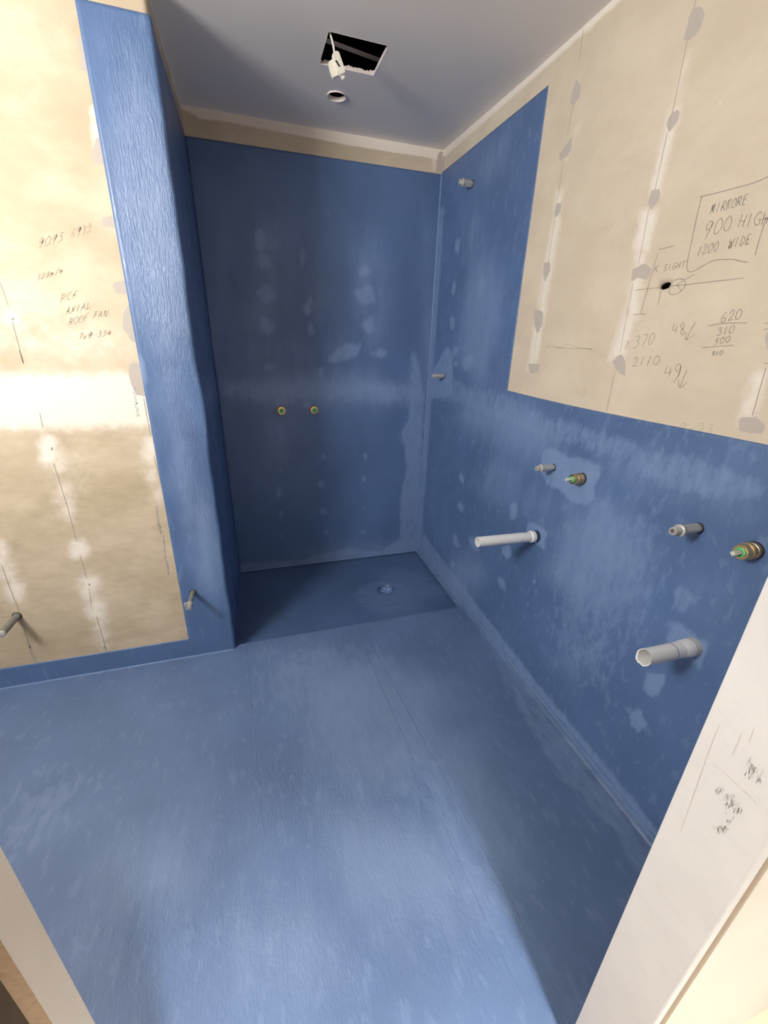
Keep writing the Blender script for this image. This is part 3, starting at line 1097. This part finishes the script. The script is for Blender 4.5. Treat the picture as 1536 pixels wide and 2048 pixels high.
OV = [(0.5, 1), (0.15, 0.8), (0, 0.45), (0.15, 0.1), (0.45, 0), (0.8, 0.2), (0.9, 0.6), (0.75, 0.9), (0.45, 1)]
GL = {
    'M': [[(0, 0), (0.15, 1)], [(0.15, 1), (0.4, 0.3)], [(0.4, 0.3), (0.75, 1)], [(0.75, 1), (0.8, 0)]],
    'I': [[(0.3, 0), (0.4, 1)]], '1': [[(0.3, 0), (0.45, 1)]],
    'R': [[(0.05, 0), (0.15, 1)], [(0.1, 0.9), (0.6, 1), (0.8, 0.75), (0.55, 0.5), (0.15, 0.48)], [(0.3, 0.48), (0.85, 0)]],
    'O': [OV], '0': [OV],
    'E': [[(0.1, 0), (0.2, 1)], [(0.2, 1), (0.9, 1.02)], [(0.15, 0.5), (0.75, 0.53)], [(0.1, 0), (0.8, 0.03)]],
    'F': [[(0.1, 0), (0.2, 1)], [(0.2, 1), (0.9, 1.05)], [(0.15, 0.5), (0.75, 0.55)]],
    '9': [[(0.8, 0.85), (0.45, 1), (0.1, 0.75), (0.2, 0.45), (0.6, 0.5), (0.8, 0.85)], [(0.8, 0.85), (0.65, 0.4), (0.4, -0.1)]],
    'H': [[(0.05, 0), (0.15, 1)], [(0.75, 0), (0.9, 1)], [(0.08, 0.5), (0.85, 0.52)]],
    'G': [[(0.85, 0.9), (0.4, 1), (0.05, 0.5), (0.3, 0.02), (0.8, 0.15), (0.85, 0.45)], [(0.5, 0.42), (0.95, 0.47)]],
    '2': [[(0.1, 0.75), (0.35, 1), (0.75, 0.9), (0.7, 0.6), (0.1, 0.05)], [(0.1, 0.03), (0.95, 0.1)]],
    'W': [[(0, 1), (0.15, 0)], [(0.15, 0), (0.45, 0.7)], [(0.45, 0.7), (0.6, 0)], [(0.6, 0), (1, 1)]],
    'D': [[(0.1, 0), (0.2, 1)], [(0.15, 1), (0.7, 0.9), (0.9, 0.5), (0.6, 0.08), (0.1, 0)]],
    '3': [[(0.1, 0.9), (0.5, 1), (0.75, 0.8), (0.4, 0.55), (0.8, 0.35), (0.5, 0), (0.05, 0.05)]],
    '7': [[(0.1, 0.9), (0.5, 1), (0.85, 1), (0.7, 0.6), (0.4, 0)]],
    '4': [[(0.3, 1), (0.0, 0.45), (0.35, 0.35), (0.8, 0.45)], [(0.7, 0.8), (0.5, 0)]],
    '8': [[(0.75, 0.9), (0.4, 1), (0.2, 0.75), (0.6, 0.45), (0.75, 0.15), (0.4, 0), (0.15, 0.2), (0.5, 0.5), (0.8, 0.75), (0.75, 0.9)]],
    '6': [[(0.7, 1), (0.3, 0.75), (0.1, 0.3), (0.35, 0), (0.75, 0.15), (0.7, 0.42), (0.2, 0.35)]],
    '5': [[(0.9, 1), (0.35, 1)], [(0.35, 1), (0.2, 0.6), (0.6, 0.6), (0.7, 0.2), (0.35, 0), (0, 0.1)]],
    'S': [[(0.85, 0.95), (0.35, 1), (0.2, 0.7), (0.65, 0.4), (0.5, 0.02), (0, 0.1)]],
    'T': [[(0.45, 0), (0.55, 1)], [(0, 0.95), (1.1, 1.05)]],
    'K': [[(0.05, 0), (0.2, 1)], [(0.85, 0.95), (0.15, 0.45)], [(0.3, 0.5), (0.85, 0)]],
    'A': [[(0, 0), (0.45, 1)], [(0.45, 1), (0.75, 0)], [(0.15, 0.4), (0.65, 0.42)]],
    'X': [[(0, 0), (0.85, 1)], [(0.1, 1), (0.8, 0)]],
    'L': [[(0.2, 1), (0.1, 0)], [(0.1, 0), (1.0, 0.1)]],
    'C': [[(0.85, 0.9), (0.4, 1), (0.05, 0.5), (0.35, 0.02), (0.8, 0.15)]],
    'N': [[(0.05, 0), (0.15, 1)], [(0.15, 1), (0.7, 0)], [(0.7, 0), (0.95, 1)]],
    'm': [[(0, 0), (0.1, 0.5)], [(0.1, 0.4), (0.35, 0.55), (0.4, 0)], [(0.4, 0.4), (0.7, 0.55), (0.75, 0)]],
    '/': [[(0.1, -0.1), (0.8, 1.3)]], '-': [[(0, 0.45), (1, 0.5)]],
    'x': [[(0.1, 0), (0.7, 0.55)], [(0.15, 0.55), (0.65, 0)]],
}


def write(s, p0, p1, h, conv, slant=0.26):
    """hand lettering from baseline start p0 to end p1, letter height h (crop units)"""
    out = []
    p0, p1 = np.array(p0, float), np.array(p1, float)
    adv = (p1 - p0) / len(s)
    upv = np.array([h * slant, -h])
    for i, ch in enumerate(s):
        for st in GL.get(ch, []):
            pts = []
            for x_, y_ in st:
                x_, y_ = x_ + rng.normal(0, .035), y_ + rng.normal(0, .03)
                q = p0 + adv * (i + 0.82 * x_) + upv * y_
                pts.append(conv(*(q + rng.normal(0, 0.012 * h, 2))))
            out.append(pts)
    return out


z5 = lambda x, y: (1160 + .24479 * x, 350 + .24479 * y)
z6 = lambda x, y: (.27344 * x, 400 + .27344 * y)
C5 = lambda *ps: [z5(*p) for p in ps]
C6 = lambda *ps: [z6(*p) for p in ps]

marks('pencil_note', [C5((985, 178), (1100, 150), (1300, 98), (1430, 60), (1560, 5)),
                      C5((995, 172), (960, 320), (915, 530), (880, 700), (875, 760), (890, 790), (930, 785), (1000, 745), (1090, 700), (1180, 690), (1260, 692), (1330, 708), (1370, 712)),
                      C5((1525, 340), (1480, 480), (1440, 620), (1432, 655))] +
      write('MIRRORE', (1062, 322), (1365, 232), 78, z5) + write('900', (1010, 510), (1240, 450), 130, z5) +
      write('HIGH', (1290, 432), (1545, 400), 105, z5) + write('1200', (950, 665), (1135, 612), 78, z5) + write('WIDE', (1210, 602), (1395, 560), 80, z5),
      0, 0, -1, 0.0019, M_pencil, wall_right, 'pencil note MIRRORE 900 HIGH 1200 WIDE in a drawn box')
marks('pencil_note', [C5((640, 612), (770, 578)), C5((640, 632), (600, 760), (545, 960), (495, 1130)), C5((440, 1143), (490, 1135), (540, 1138)),
                      C5((455, 942), (650, 918)), C5((730, 908), (860, 897), (1000, 880), (1335, 842)), C5((665, 930), (650, 1000), (635, 1065)),
                      C5((730, 930), (735, 970), (780, 975), (830, 945), (860, 900), (850, 855), (790, 852), (745, 890), (735, 930)),
                      C5((800, 900), (850, 860), (935, 812)), C5((790, 890), (825, 945))] +
      write('K', (600, 800), (650, 790), 60, z5) + write('SIGHT', (680, 785), (860, 752), 50, z5),
      0, 0, -1, 0.0018, M_pencil, wall_right, 'pencilled centre lines and the word SIGHT round the cable hole')
marks('pencil_note', [C5((402, 1352), (372, 1412))] + write('370', (432, 1415), (612, 1375), 95, z5) + write('2110', (425, 1565), (650, 1550), 72, z5) +
      write('48', (755, 1305), (870, 1305), 95, z5, 0.05) + [C5((945, 1200), (900, 1280), (870, 1345)), C5((868, 1285), (868, 1345), (940, 1300))] +
      write('49', (695, 1650), (850, 1640), 95, z5, 0.05) + [C5((825, 1600), (765, 1700)), C5((875, 1590), (840, 1670), (815, 1735)), C5((805, 1670), (815, 1738), (880, 1690))] +
      write('620', (1145, 1205), (1325, 1172), 82, z5) + [C5((1045, 1232), (1180, 1212), (1365, 1208))] +
      write('310', (1115, 1312), (1265, 1288), 65, z5) + write('500', (1095, 1390), (1230, 1358), 48, z5) +
      [C5((1000, 1412), (1120, 1400), (1250, 1392))] + write('810', (1075, 1476), (1170, 1468), 35, z5) +
      [C5((1505, 1212), (1540, 1210)), C5((1500, 1265), (1540, 1255)), C5((1505, 1540), (1540, 1538))],
      0, 0, -1, 0.0018, M_pencil, wall_right, 'pencilled sums 1370, 2110, 48, 49, 620, 310, 500')
marks('pencil_note', write('110', (1138, 791), (1172, 790), 14, lambda x, y: (x, y)) + write('2-23', (1356, 866), (1428, 868), 20, lambda x, y: (x, y)) +
      [[(1085, 694), (1130, 696), (1184, 698)], [(1085, 710), (1100, 690), (1120, 696), (1135, 688), (1160, 696), (1184, 699), (1182, 712)]],
      0, 0, -1, 0.0016, M_pencil_l, wall_right, 'faint pencil figures low on the bare sheet')
# screw lines
marks('pencil_line', [[(1167, 60), (1158, 125)], [(1146, 210), (1135, 270)], [(1127, 320), (1115, 400)], [(1110, 435), (1096, 530)], [(1088, 566), (1078, 625)], [(1074, 665), (1067, 730)],
                      [(1392, 0), (1388, 15)], [(1375, 80), (1345, 225)], [(1335, 265), (1310, 380)], [(1298, 418), (1277, 530)], [(1266, 568), (1240, 705)], [(1230, 745), (1213, 822)],
                      [(1532, 735), (1505, 830)], [(950, 246), (952, 262)], [(990, 225), (990, 248)], [(1052, 178), (1050, 205)]],
      0, 0, -1, 0.0012, M_pencil, wall_right, 'thin pencil lines through the screws', smooth=False)

marks('pencil_note', write('9095', (275, 350), (465, 300), 72, z6) + write('6933', (515, 275), (665, 232), 66, z6) + write('328m/m', (265, 588), (465, 530), 42, z6),
      1, Y1, -1, 0.0022, M_pencil_l, wall_left, 'faint pencil number 9095 6933 above 328')
marks('pencil_note', write('RCF', (440, 745), (570, 715), 55, z6) + write('AXIAL', (478, 840), (665, 788), 52, z6) + write('ROOF', (500, 918), (645, 880), 52, z6) +
      write('FAN', (680, 868), (790, 850), 48, z6) + write('7x9-334', (570, 1022), (815, 988), 42, z6),
      1, Y1, -1, 0.0026, M_pencil_l, wall_left, 'pencil note RCF AXIAL ROOF FAN')
z7p = lambda *ps: [z7(*p) for p in ps]
marks('pencil_line', [C6((0, 600), (60, 770)), C6((90, 890), (170, 1190)), z7p((115, 0), (142, 85)), z7p((238, 375), (258, 465)), z7p((322, 680), (360, 800), (410, 960), (460, 1150)),
                      z7p((480, 1230), (520, 1370)), z7p((535, 1430), (548, 1530)), z7p((580, 1600), (640, 1810)), z7p((125, 1610), (185, 1790), (222, 1875)), z7p((118, 1600), (175, 1780), (207, 1872)),
                      z7p((10, 1290), (60, 1430), (120, 1580)), z7p((862, 290), (905, 520)), z7p((925, 640), (970, 820)), z7p((0, 1603), (70, 1602))],
      1, Y1, -1, 0.0022, M_pencil, wall_left, 'pencil lines marking the studs', smooth=False)


def scribble(a, b, n, amp):
    out = []
    for k in range(n + 1):
        f_ = k / n
        out.append((a[0] + (b[0] - a[0]) * f_ + (amp if k % 2 else -amp) * random.uniform(.5, 1.2) / 3, a[1] + (b[1] - a[1]) * f_ + random.uniform(-2, 2)))
    return out


marks('blue_paint_smear', [scribble(z7(802, 225), z7(820, 330), 14, 8), scribble(z7(815, 310), z7(830, 400), 12, 10), scribble(z7(940, 935), z7(952, 1060), 18, 6),
                           scribble(z7(958, 1050), z7(965, 1100), 8, 5), scribble(z7(980, 1110), z7(993, 1250), 16, 3), scribble(z7(998, 1260), z7(1015, 1350), 12, 7)],
      1, Y1, -1, 0.0016, M_bluemark, wall_left, 'dark blue smears of dry paint', smooth=False)
marks('screw_head', [z7p((306, 592), (318, 594)), z7p((174, 1780), (188, 1782)), z7p((620, 1784), (636, 1787)), z7p((533, 1407), (541, 1408)), [(23, 637), (28, 639)], z7p((1083, 1690), (1091, 1691))],
      1, Y1, -1, 0.010, M_pencil, wall_left, 'small dark screw heads', smooth=False)

# jamb marks
zj = lambda x, y: (1036 + x * .32552, 1448 + y * .32552)
J = lambda *ps: [zj(*p) for p in ps]
marks('pencil_line', [J((1205, 248), (1290, 320), (1412, 432), (1462, 485)), J((1242, 0), (1180, 150), (1000, 660)), J((852, 990), (1012, 1210), (1040, 1250)),
                      J((475, 1585), (528, 1655)), J((655, 1655), (705, 1728)), J((1375, 60), (1320, 190)), J((1450, 30), (1420, 110)), J((1510, 280), (1470, 355))],
      0, XJR, -1, 0.00035, M_pencil_l, jamb_r, 'fine pencil lines')
sc = []
for cx_, cy_, sx_, sy_, n_ in ((1435, 270, 35, 45, 45), (1240, 400, 30, 20, 14), (1310, 470, 40, 60, 50), (1350, 530, 30, 25, 20), (1250, 640, 35, 30, 35), (1300, 600, 15, 30, 10), (1480, 335, 20, 25, 12)):
    for k in range(n_):
        x_, y_ = rng.normal(cx_, sx_ * .5), rng.normal(cy_, sy_ * .5)
        l_ = random.uniform(5, 24)
        sc.append(J((x_, y_), (x_ - l_ * 0.35, y_ + l_)))
for x_, y_, w_ in ((1205, 248, 8), (1412, 432, 9), (855, 995, 7), (1012, 1210, 6), (1460, 803, 9), (590, 1538, 5), (704, 1728, 5), (1017, 702, 4)):
    sc.append(J((x_ - w_, y_ - w_), (x_ + w_ * .3, y_ + w_ * .6)))
marks('scuff_marks', sc, 0, XJR, -1, 0.0005, plain('grey_scuff', (0.42, 0.41, 0.42), 0.8), jamb_r, 'grey scuffs and nail dots', smooth=False)


# =================================================================== PLUMBING
def threaded(r0, r1, t0, t1, n):
    out = []
    for k in range(n):
        a_ = t0 + (t1 - t0) * k / n
        b_ = t0 + (t1 - t0) * (k + .5) / n
        out += [(r0, a_), (r1, b_)]
    out.append((r0, t1))
    return out


def water_outlet(loc, length, r, label, group='grey capped water outlets on the right wall', mat=M_galv):
    """wall outlet plug: flatted barrel, round flange and a hollow threaded nipple pointing off the wall (-X)"""
    t_ = empty('water_outlet', loc)
    tag(t_, label, 'pipe fitting', group)
    L1 = length * 0.70

    def flat(rr, tt, an):
        # two broad flats with rounded sides
        c = abs(math.cos(an))
        s = abs(math.sin(an))
        return min(rr, 0.80 * rr / max(c, 1e-3), 0.86 * rr / max(s, 1e-3))
    lathe('barrel', [(r * .8, -0.01), (r * .8, 0.008), (r, 0.010), (r, L1), (r * .8, L1 + .001)], mat, loc, (-1, 0, 0), t_, 32, twist=flat)
    boxes('rib', [(loc[0] - L1 + .002, loc[0] - .012, loc[1] - .002, loc[1] + .002, loc[2] + r * .7, loc[2] + r * .93)], mat, t_)
    lathe('flange', [(r * .7, L1), (r * 1.08, L1 + .001), (r * 1.10, L1 + .005), (r * .9, L1 + .007)], mat, loc, (-1, 0, 0), t_, 32)
    lathe('threaded_nipple', [(r * .74, L1 + .004)] + threaded(r * .70, r * .76, L1 + .006, length - .002, 4) + [(r * .62, length), (r * .42, length), (r * .38, length - .02)],
          mat, loc, (-1, 0, 0), t_, 28, cap=False)
    lathe('bore', [(r * .40, length - .018), (r * .001, length - .0182)], M_hole, loc, (-1, 0, 0), t_, 20, cap=False)
    lathe('wall_cut', [(r * 1.0, 0.0024), (r * 0.8, 0.0034)], M_hole, loc, (-1, 0, 0), t_, 24, cap=False)
    return t_


water_outlet((0.0, 0.583, 2.163), 0.073, 0.0155, 'grey shower head outlet plug high on the right wall, topmost of the outlets')
water_outlet((0.0, 0.721, 1.276), 0.080, 0.0130, 'small grey outlet plug beside the shower corner, lower of the two in the shower')
water_outlet((0.0, -0.337, 1.027), 0.082, 0.0140, 'grey outlet plug left of the brass valve, above the longer white pipe')
water_outlet((0.0, -0.920, 1.032), 0.093, 0.0150, 'grey outlet plug above the broken white pipe, nearest the door')


def tap_valve(loc, axis, r, length, label, group, spindle=True):
    t_ = empty('tap_valve', loc)
    tag(t_, label, 'valve', group)
    Lb = length * 0.66
    lathe('brass_body', [(r * .8, -.01), (r * .80, .004), (r * .98, .006), (r, .010), (r, Lb * .34), (r * .9, Lb * .36), (r * .9, Lb * .42), (r * 1.02, Lb * .45), (r * 1.02, Lb * .62)],
          M_brass_dark, loc, axis, t_, 36)
    lathe('brass_nut', [(r * .9, Lb * .62), (r * .94, Lb * .66), (r * .94, Lb * .92), (r * .84, Lb), (r * .58, Lb), (r * .56, Lb - .006)], M_brass, loc, axis, t_, 36, cap=False)
    lathe('green_ring', [(r * .56, Lb - .005), (r * .56, Lb + .002), (r * .40, Lb + .003), (r * .38, Lb - .003)], M_green, loc, axis, t_, 32, cap=False)
    lathe('inner_disc', [(r * .42, Lb - .002), (r * .001, Lb - .0015)], M_green, loc, axis, t_, 24, cap=False)

    def sq(rr, tt, an):
        return rr / max(abs(math.cos(an)), abs(math.sin(an))) * .8
    sl = length if spindle else Lb + .007
    lathe('spindle', [(r * .33, Lb - .002), (r * .33, sl - .002), (r * .28, sl)], M_spindle if spindle else M_green, loc, axis, t_, 24, twist=sq)
    lathe('wall_cut', [(r * 1.06, 0.0024), (r * 0.8, 0.0036)], M_hole, loc, axis, t_, 30, cap=False)
    return t_


tap_valve((0.0, -0.491, 1.031), (-1, 0, 0), 0.0195, 0.070, 'brass tap valve with green ring on the right wall, farther from the door', 'brass tap valves')
tap_valve((0.0, -1.055, 1.036), (-1, 0, 0), 0.0200, 0.073, 'brass tap valve with green ring on the right wall, nearest the door', 'brass tap valves')
tap_valve((-0.934, YB, 1.053), (0, -1, 0), 0.0245, 0.030, 'brass tap valve on the dark back wall, left of the pair', 'brass tap valves', False)
tap_valve((-0.740, YB, 1.053), (0, -1, 0), 0.0245, 0.030, 'brass tap valve on the dark back wall, right of the pair', 'brass tap valves', False)

# waste pipes
t = empty('waste_pipe', (0, -0.317, 0.721))
tag(t, 'long white plastic waste pipe with a clean cut end sticking out of the blue wall', 'pipe')
loc = (0.0, -0.317, 0.721)
R1 = 0.0205
lathe('pipe', [(R1, 0.01), (R1, .282), (R1 - .0025, .282), (R1 - .0025, .12), (.001, .119)], M_pvc, loc, (-1, 0, 0.02), t, 40, cap=False)
lathe('socket', [(R1, .016), (R1 + .004, .018), (R1 + .004, .034), (R1, .037)], M_pvc, loc, (-1, 0, 0.02), t, 40, cap=False)
lathe('rubber_collar', [(R1 + .004, -.005), (R1 + .005, .006), (R1 + .0035, .017), (R1, .018)], plain('blue_black_rubber', (0.03, 0.05, 0.09), 0.4), loc, (-1, 0, 0), t, 36, cap=False)
marks('print_mark', [[(1044, 1079), (1047, 1083)], [(1047, 1079), (1046, 1084)]], 1, -0.345, -1, 0.0015, M_pencil, t, smooth=False)

t = empty('waste_pipe', (0, -1.012, 0.716))
tag(t, 'short white plastic waste pipe with a jagged broken end and blue line round it', 'pipe')
loc = (0.0, -1.012, 0.716)
R2 = 0.0215
seg = 48
V, F = [], []
jag = [0.0] * seg
for k in range(seg):
    an = 2 * math.pi * k / seg
    jag[k] = -0.006 * math.sin(an) + 0.0015 * math.sin(an * 5) + random.uniform(-.0012, .0012)
    if 5 <= k <= 7:
        jag[k] -= 0.006
for r_, tt, jj in ((R2, .01, 0), (R2, .165, 0), (R2, .178, 1), (R2 - .0028, .176, 1), (R2 - .0028, .10, 0), (.001, .099, 0)):
    for k in range(seg):
        an = 2 * math.pi * k / seg
        V.append((loc[0] - tt - (jag[k] if jj else 0), loc[1] + r_ * math.cos(an), loc[2] + r_ * math.sin(an) + 0.02 * tt))
for i in range(5):
    for k in range(seg):
        j = (k + 1) % seg
        F.append((i * seg + k, i * seg + j, (i + 1) * seg + j, (i + 1) * seg + k))
mesh_obj('pipe', V, F, M_pvc, t, smooth=True).data.set_sharp_from_angle(angle=math.radians(40))
lathe('socket', [(R2 + .0026, .018), (R2 + .0026, .026), (R2 + .0020, .036), (R2 + .0006, .050), (R2, .052)], M_pvc, loc, (-1, 0, 0.02), t, 40, cap=False)
lathe('grey_collar', [(R2 + .0032, -.005), (R2 + .0032, .006), (R2 + .0028, .0205), (R2, .022)], M_pvc_grey, loc, (-1, 0, 0.02), t, 40, cap=False)
tag(lathe('marker_line', [(R2 + .0003, .082), (R2 + .0005, .0830), (R2 + .0003, .084)], M_bluemark, loc, (-1, 0, 0.02), t, 40, cap=False), 'blue marker line round the pipe')

# vanity pipes on the left wall
t = empty('capped_pipe', (-1.4333, Y1, 0.3632))
tag(t, 'grey pipe stub with crimped pale end, low on the blue strip by the shower corner', 'pipe', 'grey pipe stubs low on the left wall')
lathe('pipe', [(.0105, -.01), (.0115, .004), (.0105, .006), (.0105, .082), (.0115, .083), (.0115, .092)], M_galv_dark, (-1.4333, Y1, .3632), (-.02, -1, 0), t, 28)
lathe('cap', [(.0115, .090), (.0135, .092), (.0135, .100), (.0105, .103), (.009, .112), (.0095, .120), (.006, .122)], M_galv_mid, (-1.4333, Y1, .3632), (-.02, -1, 0), t, 28)
o = boxes('crimp_tab', [(-1.4333 - .024, -1.4333 - .011, Y1 - .110, Y1 - .094, .3632 - .003, .3632 + .010), (-1.4333 - .018, -1.4333 + .006, Y1 - .119, Y1 - .108, .3632 - .0145, .3632 - .009)], M_galv_mid, t)
lathe('wall_cut', [(.015, .0024), (.010, .0034)], M_hole, (-1.4333, Y1, .3632), (0, -1, 0), t, 24, cap=False)
t = empty('capped_pipe', (-2.107, Y1, 0.3573))
tag(t, 'dark grey pipe stub out of the bare cement sheet at the left edge', 'pipe', 'grey pipe stubs low on the left wall')
lathe('pipe', [(.0135, -.01), (.0145, .004), (.0130, .006), (.0130, .112)], M_galv_dark, (-2.107, Y1, .3573), (-.02, -1, 0), t, 28)
lathe('end', [(.0130, .110), (.0120, .121), (.009, .123)], M_galv, (-2.107, Y1, .3573), (-.02, -1, 0), t, 28)
lathe('wall_cut', [(.018, .0006), (.012, .0012)], M_hole, (-2.107, Y1, .3573), (0, -1, 0), t, 24, cap=False)

# =================================================================== hanging lead with socket
t = empty('hanging_socket', (-0.74, 0.25, 2.36))
tag(t, 'white cable with a cream socket dangling from the square hole in the ceiling', 'socket')
yc = 0.25
P_ = lambda px, py, y=yc: tuple(on(px, py, 1, y))
tube('cable', [P_(655, 40), P_(659, 62), P_(663, 76), P_(667, 92), P_(669, 108)], 0.0034, M_cable, t, 10)


def prism(name, px, mat, ymid, half, parent):
    V = [tuple(on(x_, y_, 1, ymid) + np.array([0, s_ * half, 0])) for s_ in (-1, 1) for x_, y_ in px]
    n_ = len(px)
    F = [tuple(range(n_)), tuple(range(2 * n_ - 1, n_ - 1, -1))] + [(k, n_ + k, n_ + (k + 1) % n_, (k + 1) % n_) for k in range(n_)]
    o_ = mesh_obj(name, V, F, mat, parent)
    b_ = bmesh.new()
    b_.from_mesh(o_.data)
    bmesh.ops.recalc_face_normals(b_, faces=b_.faces)
    bmesh.ops.bevel(b_, geom=list(b_.edges), offset=0.001, segments=2, affect='EDGES')
    b_.to_mesh(o_.data)
    b_.free()
    return o_


prism('socket_body', [(664, 110), (671, 104), (677, 106), (687, 135), (690, 147), (681, 151), (675, 143), (668, 124)], M_plug, yc - 0.012, 0.009, t)
prism('socket_flange', [(656, 126), (666, 118), (681, 150), (666, 157), (662, 149)], M_plug, yc + 0.004, 0.007, t)
prism('slot', [(670, 121), (673, 120), (681, 133), (678, 134)], M_hole, yc - 0.0215, 0.0015, t)
prism('clip', [(682, 150), (689, 148), (689, 156), (686, 160), (682, 156)], M_cable, yc - 0.006, 0.005, t)
